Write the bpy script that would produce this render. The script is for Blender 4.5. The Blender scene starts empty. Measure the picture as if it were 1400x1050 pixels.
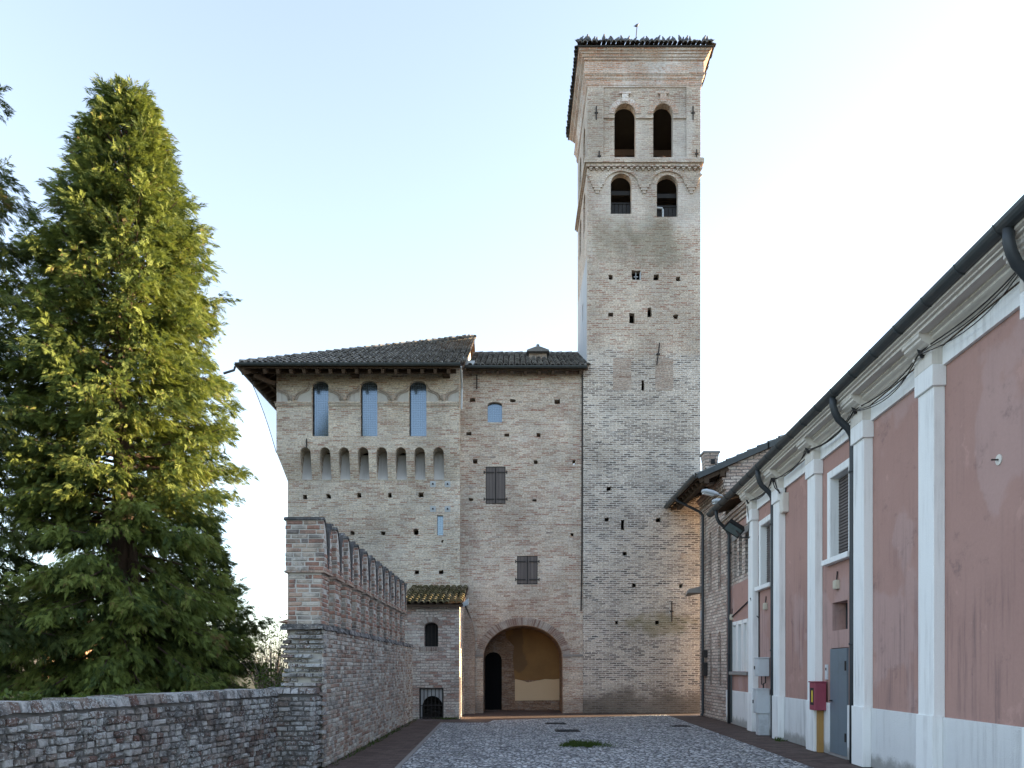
import bpy, math, random
import numpy as np
from mathutils import Vector, Matrix
from mathutils.geometry import delaunay_2d_cdt

R = math.radians
rnd = random.Random(7)
SC = bpy.context.scene

# ------------------------------------------------------------------ camera, sky, sun, exposure
cam_d = bpy.data.cameras.new('camera'); cam = bpy.data.objects.new('camera', cam_d)
SC.collection.objects.link(cam); SC.camera = cam
cam.location = (0, 0, 1.6); cam.rotation_euler = (R(90), 0, 0)
cam_d.sensor_width = 36; cam_d.lens = 27.0; cam_d.shift_y = 0.2771
cam_d.clip_start = 0.1; cam_d.clip_end = 4000

SUN_EL, SUN_AZ = R(9.5), R(13)              # azimuth from +X towards +Y (behind the facade plane)
world = bpy.data.worlds.new('World'); SC.world = world; world.use_nodes = True
wt = world.node_tree; bg = wt.nodes['Background']
sky = wt.nodes.new('ShaderNodeTexSky'); sky.sky_type = 'NISHITA'; sky.sun_disc = False
sky.sun_elevation = SUN_EL; sky.sun_rotation = R(90) - SUN_AZ
sky.altitude = 50; sky.air_density = 1.0; sky.dust_density = 0.7; sky.ozone_density = 2.7
hs_ = wt.nodes.new('ShaderNodeHueSaturation'); hs_.inputs['Saturation'].default_value = 0.60      # thin high veil: a paler, less saturated sky
wt.links.new(sky.outputs[0], hs_.inputs['Color']); wt.links.new(hs_.outputs[0], bg.inputs[0]); bg.inputs[1].default_value = 0.15

sun_d = bpy.data.lights.new('sun', 'SUN'); sun = bpy.data.objects.new('sun', sun_d)
SC.collection.objects.link(sun)
sun_d.energy = 5.0; sun_d.angle = R(0.5); sun_d.color = (1.0, 0.74, 0.45)
sv = Vector((math.cos(SUN_EL)*math.cos(SUN_AZ), math.cos(SUN_EL)*math.sin(SUN_AZ), math.sin(SUN_EL)))
sun.rotation_euler = sv.to_track_quat('Z', 'Y').to_euler()
sun.location = sv*60
SC.view_settings.view_transform = 'Standard'; SC.view_settings.look = 'None'
SC.view_settings.exposure = 2.28; SC.view_settings.gamma = 1

# ------------------------------------------------------------------ helpers
F, CX, CY, EYE = 1050.0, 700.0, 913.0, 1.6
def px(x, Y): return (x-CX)*Y/F
def pz(y, Y): return EYE+(CY-y)*Y/F

class MB:
    def __init__(s): s.v = []; s.f = []
    def add(s, vs, fs):
        o = len(s.v); s.v.extend(tuple(v) for v in vs); s.f.extend(tuple(i+o for i in f) for f in fs)
    def hexa(s, p):   # p: 4 bottom, 4 top
        s.add(p, [(0,3,2,1),(4,5,6,7),(0,1,5,4),(1,2,6,5),(2,3,7,6),(3,0,4,7)])
    def box(s, x0, x1, y0, y1, z0, z1):
        s.hexa([(x0,y0,z0),(x1,y0,z0),(x1,y1,z0),(x0,y1,z0),(x0,y0,z1),(x1,y0,z1),(x1,y1,z1),(x0,y1,z1)])
    def bbox(s, x0, x1, y0, y1, z0, z1, b=.01):   # box with chamfered vertical/top edges
        def ring(i, z): return [(x0+i,y0+i*0,z),(x1-i,y0,z),(x1,y0+i,z),(x1,y1-i,z),(x1-i,y1,z),(x0+i,y1,z),(x0,y1-i,z),(x0,y0+i,z)]
        def ring2(z):
            c = 2*b
            return [(x0+c,y0+b,z),(x1-c,y0+b,z),(x1-b,y0+c,z),(x1-b,y1-c,z),(x1-c,y1-b,z),(x0+c,y1-b,z),(x0+b,y1-c,z),(x0+b,y0+c,z)]
        rs = [ring2(z0), ring(b, z0+b), ring(b, z1-b), ring2(z1)]
        vs = [p for r in rs for p in r]; fs = []
        for k in range(3):
            for i in range(8):
                j = (i+1)%8; fs.append((k*8+i, k*8+j, k*8+8+j, k*8+8+i))
        fs.append(tuple(range(7,-1,-1))); fs.append(tuple(range(24,32)))
        s.add(vs, fs)
    def tube(s, pts, r, n=8, caps=True):
        pts = [Vector(p) for p in pts]
        rr = r if isinstance(r, (list, tuple)) else [r]*len(pts)
        vs = []; ref = None
        for i, p in enumerate(pts):
            a = pts[max(i-1,0)]; b = pts[min(i+1,len(pts)-1)]
            t = (b-a).normalized() if (b-a).length > 1e-9 else Vector((0,0,1))
            if ref is None:
                ref = Vector((1,0,0)) if abs(t.x) < .8 else Vector((0,1,0))
            e1 = (ref - t*ref.dot(t)).normalized(); e2 = t.cross(e1); ref = e1
            for k in range(n):
                an = 2*math.pi*k/n; vs.append(p + e1*(rr[i]*math.cos(an)) + e2*(rr[i]*math.sin(an)))
        fs = []
        for i in range(len(pts)-1):
            for k in range(n):
                j = (k+1)%n; fs.append((i*n+k, i*n+j, i*n+n+j, i*n+n+k))
        if caps:
            fs.append(tuple(range(n-1,-1,-1))); m = (len(pts)-1)*n; fs.append(tuple(range(m, m+n)))
        s.add(vs, fs)
    def lathe(s, prof, c, n=16):
        vs = []; fs = []
        for (r, z) in prof:
            for k in range(n):
                a = 2*math.pi*k/n; vs.append((c[0]+r*math.cos(a), c[1]+r*math.sin(a), c[2]+z))
        for i in range(len(prof)-1):
            for k in range(n):
                j = (k+1)%n; fs.append((i*n+k, i*n+j, i*n+n+j, i*n+n+k))
        fs.append(tuple(range(n-1,-1,-1))); m = (len(prof)-1)*n; fs.append(tuple(range(m, m+n)))
        s.add(vs, fs)
    def loft(s, rings):
        n = len(rings[0]); vs = [p for r in rings for p in r]; fs = []
        for i in range(len(rings)-1):
            for k in range(n):
                j = (k+1)%n; fs.append((i*n+k, i*n+j, i*n+n+j, i*n+n+k))
        fs.append(tuple(range(n-1,-1,-1))); m = (len(rings)-1)*n; fs.append(tuple(range(m, m+n)))
        s.add(vs, fs)
    def prism(s, poly, fr, w0, w1):
        n = len(poly); vs = [fr(u,v,w0) for u,v in poly]+[fr(u,v,w1) for u,v in poly]
        fs = [tuple(range(n)), tuple(range(2*n-1,n-1,-1))]
        for i in range(n):
            j = (i+1)%n; fs.append((i, i+n, j+n, j))
        s.add(vs, fs)
    def slab(s, outer, holes, fr, w0, w1, edges=()):
        """plate with holes: 2D outline in (u,v), extruded from w0 (front) to w1 (back)"""
        loops = [outer]+list(holes); pts = []; ed = []; idx = []
        for lp in loops:
            o = len(pts); pts += [Vector(p) for p in lp]; n = len(lp)
            ed += [(o+i, o+(i+1)%n) for i in range(n)]; idx.append((o, n))
        for (a, b) in edges:
            o = len(pts); pts += [Vector(a), Vector(b)]; ed.append((o, o+1))
        V, E, T, *_ = delaunay_2d_cdt(pts, ed, [], 0, 1e-5)
        tris = []
        for t in T:
            c = sum((V[i] for i in t), Vector((0,0)))/len(t)
            if not pip(c, outer) or any(pip(c, h) for h in holes): continue
            a = V[t[0]]; b = V[t[1]]; d = V[t[2]]
            if abs((b-a).cross(d-a)) < 1e-9: continue
            tris.append(t)
        n = len(V)
        vs = [fr(p.x, p.y, w0) for p in V]+[fr(p.x, p.y, w1) for p in V]
        fs = [tuple(t) for t in tris]+[tuple(i+n for i in reversed(t)) for t in tris]
        s.add(vs, fs)
        for lp in loops:
            m = len(lp); vv = [fr(u,v,w0) for u,v in lp]+[fr(u,v,w1) for u,v in lp]
            s.add(vv, [(i, i+m, (i+1)%m+m, (i+1)%m) for i in range(m)])
    def build(s, name, mat, parent=None, smooth=False, uv=True, loc=None):
        me = bpy.data.meshes.new(name)
        base = Vector((0,0,0))
        if parent is not None: base = Vector(parent.get('_base', (0,0,0)))
        if loc is not None: base = base+Vector(loc) if parent is not None else Vector(loc)
        V = np.array(s.v, dtype=float)
        me.from_pydata((V-np.array(base)).tolist(), [], s.f)
        if uv:
            ul = me.uv_layers.new(name='UVMap'); co = V; lay = ul.data
            arr = np.zeros((len(me.loops), 2), dtype=np.float32)
            nl = np.zeros(len(me.polygons)*3, dtype=np.float32); me.polygons.foreach_get('normal', nl); nl = np.abs(nl.reshape(-1,3))
            li = np.zeros(len(me.loops), dtype=np.int32); me.loops.foreach_get('vertex_index', li)
            tot = np.zeros(len(me.polygons), dtype=np.int32); me.polygons.foreach_get('loop_total', tot)
            nn = np.repeat(nl, tot, axis=0); c = co[li]
            top = (nn[:,2] > nn[:,0]) & (nn[:,2] > nn[:,1]); side = ~top & (nn[:,0] > nn[:,1]); fr_ = ~top & ~side
            arr[top] = c[top][:,[0,1]]; arr[side] = c[side][:,[1,2]]; arr[fr_] = c[fr_][:,[0,2]]
            lay.foreach_set('uv', arr.ravel())
        if mat is not None: me.materials.append(mat)
        if smooth: me.polygons.foreach_set('use_smooth', [True]*len(me.polygons))
        me.update()
        o = bpy.data.objects.new(name, me); SC.collection.objects.link(o)
        o.location = Vector(loc) if loc is not None else (0,0,0)
        if parent is not None:
            o.parent = parent
        o['_base'] = tuple(base)
        return o

def pip(c, poly):
    x, y = c[0], c[1]; ins = False; n = len(poly); j = n-1
    for i in range(n):
        xi, yi = poly[i]; xj, yj = poly[j]
        if (yi > y) != (yj > y) and x < (xj-xi)*(y-yi)/(yj-yi)+xi: ins = not ins
        j = i
    return ins
def thing(name, label, cat, loc, group=None):
    o = bpy.data.objects.new(name, None); SC.collection.objects.link(o)
    o.location = loc; o.empty_display_size = .3
    o['label'] = label; o['category'] = cat; o['_base'] = tuple(loc)
    if group: o['group'] = group
    return o
def tag(o, label, cat, group=None):
    o['label'] = label; o['category'] = cat
    if group: o['group'] = group
    return o
def struct(o, kind='structure'):
    o['kind'] = kind; return o
def dup(o, loc=None, parent=None, label=None):
    c = o.copy(); SC.collection.objects.link(c)
    if loc is not None: c.location = loc
    if parent is not None: c.parent = parent
    if label: c['label'] = label
    for ch in list(o.children):
        dup(ch, parent=c)
    return c
XZ = lambda u, v, w: (u, w, v)          # front wall, w = Y
def YZ(x_sign=1):
    return lambda u, v, w: (w, u, v)     # side wall, w = X
def rect(x0, x1, z0, z1): return [(x0,z0),(x1,z0),(x1,z1),(x0,z1)]
def arch(x0, x1, z0, zt, rise, n=10):
    c = (x0+x1)/2; a = (x1-x0)/2; zs = zt-rise
    pts = [(x0,z0),(x1,z0),(x1,zs)]
    pts += [(c+a*math.cos(math.pi*k/n), zs+rise*math.sin(math.pi*k/n)) for k in range(1,n)]
    pts.append((x0,zs)); return pts
def lancet(x0, x1, z0, zt, n=6):
    w = x1-x0; zs = zt-w*.9; c=(x0+x1)/2
    pts = [(x0,z0),(x1,z0),(x1,zs)]
    for k in range(1,n): 
        t = k/n; pts.append((x1-(w/2)*(1-math.cos(t*math.pi/2)), zs+(zt-zs)*math.sin(t*math.pi/2)))
    pts.append((c,zt))
    for k in range(n-1,0,-1):
        t = k/n; pts.append((x0+(w/2)*(1-math.cos(t*math.pi/2)), zs+(zt-zs)*math.sin(t*math.pi/2)))
    pts.append((x0,zs)); return pts
def rhole(x, y, w, h, Y):   # small irregular square hole centred on a facade pixel
    x0, x1 = px(x-w/2, Y), px(x+w/2, Y); z0, z1 = pz(y+h/2, Y), pz(y-h/2, Y)
    j = lambda: rnd.uniform(-.016, .016); m = (x0+x1)/2; n = (z0+z1)/2
    return [(x0+j(),z0+j()),(m+j()*2,z0+j()),(x1+j(),z0+j()),(x1+j()*1.5,n+j()),(x1+j(),z1+j()),(m+j()*2,z1+j()),(x0+j(),z1+j()),(x0+j()*1.5,n+j())]

def bricks(mb, O, U, Vv, N, L, H, ch=.072, bl=.25, joint=.012, dep=.03, jit=.004, prot=.006, keep=None, r=rnd, bd=None):
    """individually modelled bricks laid on a plane, each an irregular chamfered block"""
    O = Vector(O); U = Vector(U).normalized(); Vv = Vector(Vv).normalized(); N = Vector(N).normalized()
    nr = int(H/ch); 
    for k in range(nr):
        u = -(bl/2 if k%2 else 0)+r.uniform(-.02,.02)
        while u < L:
            l = bl*r.uniform(.82,1.12) if r.random() < .72 else bl*.5*r.uniform(.9,1.1)
            a = max(u,0); b = min(u+l, L); u += l
            if b-a < .04: continue
            z0 = k*ch; z1 = z0+ch
            if keep and not keep((a+b)/2, (z0+z1)/2, b-a): continue
            p = max(-prot*1.2, r.gauss(0, prot)); hj = joint/2
            a_ = a+hj*(a>0)+r.uniform(0,jit); b_ = b-hj*(b<L)-r.uniform(0,jit)
            z0_ = z0+hj+r.uniform(-jit,jit)*.6; z1_ = z1-hj+r.uniform(-jit,jit)*.6
            c = min(.008, joint*.6)+r.uniform(0,jit)
            def P(uu, vv, w): return O+U*(uu+r.uniform(-jit,jit))+Vv*(vv+r.uniform(-jit,jit)*.7)+N*w
            q = [P(a_,z0_,-dep),P(b_,z0_,-dep),P(b_,z1_,-dep),P(a_,z1_,-dep),
                 P(a_,z0_,p-c),P(b_,z0_,p-c),P(b_,z1_,p-c),P(a_,z1_,p-c),
                 P(a_+c*1.4,z0_+c,p),P(b_-c*1.4,z0_+c,p),P(b_-c*1.4,z1_-c,p),P(a_+c*1.4,z1_-c,p)]
            mb.add(q, [(0,1,5,4),(1,2,6,5),(2,3,7,6),(3,0,4,7),(4,5,9,8),(5,6,10,9),(6,7,11,10),(7,4,8,11),(8,9,10,11)])

def tiles(mb, O, U, V, lu, lv, inside, pitch=.2, row=.34, r=.08, seg=6, seed=1):
    """rows of overlapping half-round clay tiles on the plane O + u*U + v*V (V runs up the slope)"""
    q = random.Random(seed); O = Vector(O); U = Vector(U).normalized(); V = Vector(V).normalized(); N = U.cross(V).normalized()
    if N.z < 0: N = -N
    nc = int(lu/pitch)+1; nrw = int(lv/row)+1
    for i in range(nc):
        cu = pitch*(i+.5)
        for k in range(nrw):
            v0 = k*row+q.uniform(-.025,.025); v1 = (k+1)*row+.07
            if not inside(cu, v0+row*.5): continue
            du = q.uniform(-.014,.014); du2 = du+q.uniform(-.01,.01)
            h0 = .045+q.uniform(0,.015); h1 = .012
            vs = []
            for (vv, rad, hh, dd) in ((v0, r*1.04, h0, du), (v1, r*.84, h1, du2)):
                for s_ in range(seg+1):
                    a = math.pi*s_/seg
                    vs.append(O+U*(cu+dd-rad*math.cos(a))+V*vv+N*(hh+rad*.85*math.sin(a)))
            for s_ in range(seg+1):     # inner edge of the lower mouth: gives the tile its thickness
                a = math.pi*s_/seg; rad = r*.84
                vs.append(O+U*(cu+du-rad*math.cos(a))+V*v0+N*(h0+rad*.8*math.sin(a)-.002))
            n = seg+1
            fs = [(j, j+1, n+j+1, n+j) for j in range(seg)]+[(2*n+j, 2*n+j+1, j+1, j) for j in range(seg)]
            mb.add(vs, fs)

# ------------------------------------------------------------------ node material kit
class NT:
    def __init__(s, name):
        s.m = bpy.data.materials.new(name); s.m.use_nodes = True; s.t = s.m.node_tree
        s.b = s.t.nodes['Principled BSDF']; s.out = s.t.nodes['Material Output']
        s.b.inputs['Roughness'].default_value = .85; s.b.inputs['Specular IOR Level'].default_value = .25
    def n(s, ty, **kw):
        nd = s.t.nodes.new(ty)
        for k, v in kw.items(): setattr(nd, k, v)
        return nd
    def L(s, a, b): s.t.links.new(a, b)
    def val(s, sock, x):
        if hasattr(x, 'is_linked') or isinstance(x, bpy.types.NodeSocket): s.L(x, sock)
        else: sock.default_value = x
    def math(s, op, a, b=0, c=0, clamp=False):
        nd = s.n('ShaderNodeMath', operation=op, use_clamp=clamp)
        for i, x in enumerate((a, b, c)): s.val(nd.inputs[i], x)
        return nd.outputs[0]
    def mix(s, f, a, b, mode='MIX'):
        nd = s.n('ShaderNodeMix', data_type='RGBA', blend_type=mode, clamp_factor=True)
        s.val(nd.inputs[0], f)
        for i, x in ((6, a), (7, b)):
            if isinstance(x, (tuple, list)): nd.inputs[i].default_value = (*x[:3], 1)
            else: s.L(x, nd.inputs[i])
        return nd.outputs[2]
    def uv(s): return s.n('ShaderNodeUVMap', uv_map='UVMap').outputs[0]
    def pos(s): return s.n('ShaderNodeNewGeometry').outputs['Position']
    def obj(s): return s.n('ShaderNodeTexCoord').outputs['Object']
    def rand(s): return s.n('ShaderNodeNewGeometry').outputs['Random Per Island']
    def map(s, v, scale=(1,1,1), loc=(0,0,0)):
        nd = s.n('ShaderNodeMapping'); s.L(v, nd.inputs[0]); nd.inputs['Scale'].default_value = scale; nd.inputs['Location'].default_value = loc
        return nd.outputs[0]
    def noise(s, v, scale, detail=4, rough=.55, dist=0):
        nd = s.n('ShaderNodeTexNoise'); s.L(v, nd.inputs['Vector'])
        nd.inputs['Scale'].default_value = scale; nd.inputs['Detail'].default_value = detail
        nd.inputs['Roughness'].default_value = rough; nd.inputs['Distortion'].default_value = dist
        return nd.outputs['Fac']
    def ramp(s, f, stops, interp='LINEAR'):
        nd = s.n('ShaderNodeValToRGB'); s.L(f, nd.inputs[0]); cr = nd.color_ramp; cr.interpolation = interp
        while len(cr.elements) < len(stops): cr.elements.new(.5)
        for e, (p, c) in zip(cr.elements, stops):
            e.position = p; e.color = (*c, 1) if isinstance(c, (tuple, list)) else (c, c, c, 1)
        return nd.outputs[0]
    def thr(s, f, a, b):   # smooth threshold
        nd = s.n('ShaderNodeMapRange', interpolation_type='SMOOTHSTEP'); s.L(f, nd.inputs[0])
        nd.inputs[1].default_value = a; nd.inputs[2].default_value = b
        return nd.outputs[0]
    def sepz(s, v, i=2):
        nd = s.n('ShaderNodeSeparateXYZ'); s.L(v, nd.inputs[0]); return nd.outputs[i]
    def bump(s, h, strength=.6, dist=.01, prev=None):
        nd = s.n('ShaderNodeBump'); s.L(h, nd.inputs['Height']); nd.inputs['Strength'].default_value = strength
        nd.inputs['Distance'].default_value = dist
        if prev is not None: s.L(prev, nd.inputs['Normal'])
        return nd.outputs[0]
    def done(s, col=None, nrm=None, rough=None, metal=None, spec=None):
        if col is not None:
            if isinstance(col, (tuple, list)): s.b.inputs['Base Color'].default_value = (*col[:3], 1)
            else: s.L(col, s.b.inputs['Base Color'])
        if nrm is not None: s.L(nrm, s.b.inputs['Normal'])
        if rough is not None: s.val(s.b.inputs['Roughness'], rough)
        if metal is not None: s.b.inputs['Metallic'].default_value = metal
        if spec is not None: s.b.inputs['Specular IOR Level'].default_value = spec
        return s.m
def vadd(nt, a, b, sc):
    nd = nt.n('ShaderNodeVectorMath', operation='MULTIPLY_ADD')
    nt.L(b, nd.inputs[0]); nd.inputs[1].default_value = (sc,sc,sc); nt.L(a, nd.inputs[2]); return nd.outputs[0]

def brick_mat(name, stops, mortar, bw=.27, rh=.072, ms=.011, wash=((.42,.40,.36), .45, .55, .72), stain=.45, streak=.5,
              bump=.7, damp=None, moss=None, second=None, seed=0.):
    t = NT(name); uv = t.map(t.uv(), loc=(seed, seed*.37, 0))
    nv = t.n('ShaderNodeTexNoise'); t.L(uv, nv.inputs['Vector']); nv.inputs['Scale'].default_value = 2.2; nv.inputs['Detail'].default_value = 3
    sub = t.n('ShaderNodeVectorMath', operation='SUBTRACT'); t.L(nv.outputs['Color'], sub.inputs[0]); sub.inputs[1].default_value = (.5,.5,.5)
    duv = vadd(t, uv, sub.outputs[0], .05)
    nv2 = t.n('ShaderNodeTexNoise'); t.L(uv, nv2.inputs['Vector']); nv2.inputs['Scale'].default_value = 14; nv2.inputs['Detail'].default_value = 2
    sub2 = t.n('ShaderNodeVectorMath', operation='SUBTRACT'); t.L(nv2.outputs['Color'], sub2.inputs[0]); sub2.inputs[1].default_value = (.5,.5,.5)
    duv = vadd(t, duv, sub2.outputs[0], .022)
    bt = t.n('ShaderNodeTexBrick'); bt.offset = .5; t.L(duv, bt.inputs['Vector'])
    bt.inputs['Color1'].default_value = (0,0,0,1); bt.inputs['Color2'].default_value = (1,1,1,1); bt.inputs['Mortar'].default_value = (.5,.5,.5,1)
    bt.inputs['Scale'].default_value = 1; bt.inputs['Mortar Size'].default_value = ms; bt.inputs['Mortar Smooth'].default_value = .35
    bt.inputs['Brick Width'].default_value = bw; bt.inputs['Row Height'].default_value = rh
    tint = bt.outputs['Color']; mf = bt.outputs['Fac']
    stn = t.noise(t.map(uv, (.7, 3.2, 1)), 1.0, 5, .6)
    k = t.math('ADD', t.math('MULTIPLY', tint, 1-streak*.6), t.math('MULTIPLY', t.math('SUBTRACT', stn, .5), streak*2.4))
    k = t.math('ADD', k, streak*.3)
    col = t.ramp(k, stops)
    if second is not None:      # a different brick above a ragged level
        z, st2, mort2 = second
        zz = t.math('ADD', t.sepz(t.pos()), t.math('MULTIPLY', t.math('SUBTRACT', t.noise(uv, .5, 4), .5), 1.6))
        sel = t.thr(zz, z-.12, z+.12); col = t.mix(sel, col, t.ramp(k, st2)); mcol = t.mix(sel, mortar, mort2)
    else:
        mcol = t.mix(t.noise(uv, 3, 3), mortar, tuple(c*.8 for c in mortar))
    fine = t.noise(uv, 60, 3, .7); mid = t.noise(uv, 9, 4, .65)
    col = t.mix(t.math('MULTIPLY', mf, .92), col, mcol)
    col = t.mix(.55, col, t.mix(fine, (.62,.62,.62), (1.38,1.38,1.38)), 'MULTIPLY')
    gr = t.noise(t.map(uv, (.8,1.5,1)), 19, 4, .7); col = t.mix(.8, col, t.mix(t.thr(gr, .3, .7), (.50,.49,.485), (1.44,1.45,1.46)), 'MULTIPLY')
    wc, wamt, w0, w1 = wash
    wn = t.noise(t.map(uv, (1,1.5,1), (3.1,7.7,0)), .42, 7, .62)
    wf = t.math('MULTIPLY', t.thr(wn, w0, w1), t.math('MULTIPLY', t.thr(mid, .3, .62), wamt))
    col = t.mix(wf, col, wc)
    dn = t.noise(t.map(uv, (1.6,.55,1), (11,2,0)), .5, 6, .6)
    col = t.mix(t.math('MULTIPLY', t.thr(dn, .52, .76), stain), col, t.mix(.5, col, (.10,.09,.085)))
    col = t.mix(t.math('MULTIPLY', t.thr(t.noise(t.map(uv, (1,2.5,1), (5,3,0)), 3.2, 6, .7), .5, .62), .35), col, t.mix(t.noise(uv, 1.1, 3), (.20,.165,.145), (.50,.49,.47)))
    sp = t.noise(t.map(uv, (.6,1.6,1)), 5, 5, .75)
    col = t.mix(t.math('MULTIPLY', t.thr(sp, .66, .74), .55), col, (.06,.055,.05))
    if damp is not None:
        zz = t.math('ADD', t.sepz(t.pos()), t.math('MULTIPLY', t.math('SUBTRACT', t.noise(uv, .8, 5), .5), damp[0]*1.5))
        col = t.mix(t.math('MULTIPLY', t.math('SUBTRACT', 1, t.thr(zz, damp[0]*.45, damp[0])), damp[2]), col, damp[1])
    if moss is not None:
        for (mx, mz, rx, rz, mc, ma) in moss:
            p = t.pos(); ex = t.math('MULTIPLY', t.math('SUBTRACT', t.sepz(p,0), mx), 1/rx); ez = t.math('MULTIPLY', t.math('SUBTRACT', t.sepz(p,2), mz), 1/rz)
            d = t.math('ADD', t.math('MULTIPLY', ex, ex), t.math('MULTIPLY', ez, ez))
            d = t.math('ADD', d, t.math('MULTIPLY', t.math('SUBTRACT', t.noise(uv, 2.2, 6, .65), .5), 4.0))
            col = t.mix(t.math('MULTIPLY', t.math('SUBTRACT', 1, t.thr(d, .1, 1.5)), ma), col, mc)
    blot = t.noise(t.map(uv, (1,.8,1), (2.2,8.1,0)), .55, 6, .62); col = t.mix(1.0, col, t.mix(t.thr(blot, .3, .7), (1.02,1.0,.985), (1.5,1.485,1.47)), 'MULTIPLY')
    h = t.math('SUBTRACT', 1, mf)
    h = t.math('ADD', t.math('MULTIPLY', h, .8), t.math('MULTIPLY', mid, .7)); h = t.math('ADD', h, t.math('MULTIPLY', fine, .35))
    h = t.math('ADD', h, t.math('MULTIPLY', tint, .35))
    return t.done(col, t.bump(h, bump, .018), .92, spec=.15)

def loose_brick_mat(name, stops, lichen=.5, dark=.5, bump=.6, ls=21, lt=.58):
    t = NT(name); p = t.pos(); r = t.rand()
    big = t.noise(p, .9, 4); k = t.math('ADD', r, t.math('MULTIPLY', t.math('SUBTRACT', big, .5), .7))
    col = t.ramp(k, stops)
    fine = t.noise(p, 55, 4, .7); col = t.mix(.7, col, t.mix(fine, (.5,.5,.5), (1.5,1.5,1.5)), 'MULTIPLY')
    dk = t.thr(t.math('ADD', t.noise(p, 5, 5, .7), t.math('MULTIPLY', big, .3)), .58, .78)
    col = t.mix(t.math('MULTIPLY', dk, dark), col, (.05,.052,.055))
    li = t.noise(p, ls, 5, .8); lb = t.noise(p, 1.7, 3)
    lf = t.thr(t.math('ADD', li, t.math('MULTIPLY', t.math('SUBTRACT', lb, .5), .45)), lt, lt+.08)
    col = t.mix(t.math('MULTIPLY', lf, lichen), col, t.mix(t.noise(p, 30, 3), (.34,.36,.36), (.58,.60,.60)))
    h = t.math('ADD', t.noise(p, 24, 5, .7), t.math('MULTIPLY', fine, .5))
    return t.done(col, t.bump(h, bump, .02), .95, spec=.1)

def plaster_mat(name, a, b, streak=0., dirt=(.1,.09,.09), patch=None, rough_bump=.15, bscale=40, lowdirt=None, splash=None, soot=0.):
    t = NT(name); uv = t.uv()
    col = t.mix(t.noise(uv, 1.1, 6, .6), a, b)
    if patch is not None:
        pn = t.noise(t.map(uv, (1,.8,1), (4,1,0)), .55, 5, .5); col = t.mix(t.math('MULTIPLY', t.thr(pn, .54, .58), .5), col, patch)
    if streak:
        sn = t.noise(t.map(uv, (9,.55,1)), 1.0, 6, .62); sm = t.noise(t.map(uv, (1,1,1), (9,9,0)), .7, 4)
        f = t.math('MULTIPLY', t.thr(sn, .45, .68), t.thr(sm, .36, .6))
        if lowdirt is not None:
            z = t.sepz(t.pos()); f = t.math('MULTIPLY', f, t.math('ADD', .25, t.math('MULTIPLY', t.math('SUBTRACT', 1, t.thr(z, lowdirt[0], lowdirt[1])), .75)))
        col = t.mix(t.math('MULTIPLY', f, streak), col, dirt)
        sp = t.noise(t.map(uv, (3,.8,1)), 6, 6, .8); f2 = t.math('MULTIPLY', t.thr(sp, .6, .7), t.thr(sm, .5, .66))
        col = t.mix(t.math('MULTIPLY', f2, streak*.9), col, tuple(c*.6 for c in dirt))
    if soot:
        sc = t.noise(t.map(uv, (1.3,.9,1), (7,3,0)), 1.1, 8, .68); col = t.mix(t.math('MULTIPLY', t.thr(sc, .60, .63), .35*soot), col, tuple(min(1,x*1.35) for x in b))
        so = t.noise(t.map(uv, (1,1.1,1), (1,17,0)), 1.9, 8, .75); col = t.mix(t.math('MULTIPLY', t.thr(so, .55, .72), .6*soot), col, dirt)
    if splash is not None:
        zz = t.math('ADD', t.sepz(t.pos()), t.math('MULTIPLY', t.math('SUBTRACT', t.noise(uv, 4, 6, .7), .5), splash[0]*1.6))
        col = t.mix(t.math('MULTIPLY', t.math('SUBTRACT', 1, t.thr(zz, splash[0]*.3, splash[0])), .65), col, splash[1])
        ch = t.noise(uv, 5.5, 6, .75); col = t.mix(t.math('MULTIPLY', t.thr(ch, .66, .69), .6), col, (.33,.30,.27))
    fine = t.noise(uv, bscale, 5, .65)
    col = t.mix(.22, col, t.mix(fine, (.6,.6,.6), (1.4,1.4,1.4)), 'MULTIPLY')
    return t.done(col, t.bump(t.math('ADD', fine, t.math('MULTIPLY', t.noise(uv, 3, 3), .8)), rough_bump, .02), .9, spec=.2)

def paint_mat(name, c, rough=.5, metal=0., var=.18, spec=.4, dirt=.25):
    t = NT(name); o = t.obj()
    n = t.noise(o, 6, 5, .6); col = t.mix(n, tuple(x*(1-var) for x in c), tuple(min(1,x*(1+var)) for x in c))
    d = t.thr(t.noise(o, 2.3, 6, .7), .52, .75); col = t.mix(t.math('MULTIPLY', d, dirt), col, (.07,.065,.06))
    return t.done(col, t.bump(t.noise(o, 35, 3), .08, .01), rough, metal, spec)

def wood_mat(name, a, b, dirn=(14,14,1.2), rough=.85):
    t = NT(name); o = t.obj(); g = t.noise(t.map(o, dirn), 1.5, 6, .65, .6)
    col = t.mix(g, a, b); col = t.mix(t.math('MULTIPLY', t.rand(), .35), col, tuple(x*.55 for x in a))
    return t.done(col, t.bump(g, .5, .01), rough, spec=.2)

def tile_mat(name, stops, lichen=.4, moss=0.):
    t = NT(name); p = t.pos(); col = t.ramp(t.math('ADD', t.math('MULTIPLY', t.rand(), .8), t.math('MULTIPLY', t.noise(p, 1.3, 4), .3)), stops)
    fine = t.noise(p, 40, 4, .7); col = t.mix(.6, col, t.mix(fine, (.5,.5,.5), (1.5,1.5,1.5)), 'MULTIPLY')
    lf = t.thr(t.noise(p, 9, 5, .75), .54, .66); col = t.mix(t.math('MULTIPLY', lf, lichen), col, (.42,.42,.38))
    if moss: col = t.mix(t.math('MULTIPLY', t.thr(t.noise(p, 4, 5, .7), .42, .6), moss), col, (.05,.06,.02))
    return t.done(col, t.bump(t.math('ADD', fine, t.noise(p, 15, 3)), .4, .01), .93, spec=.1)
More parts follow.
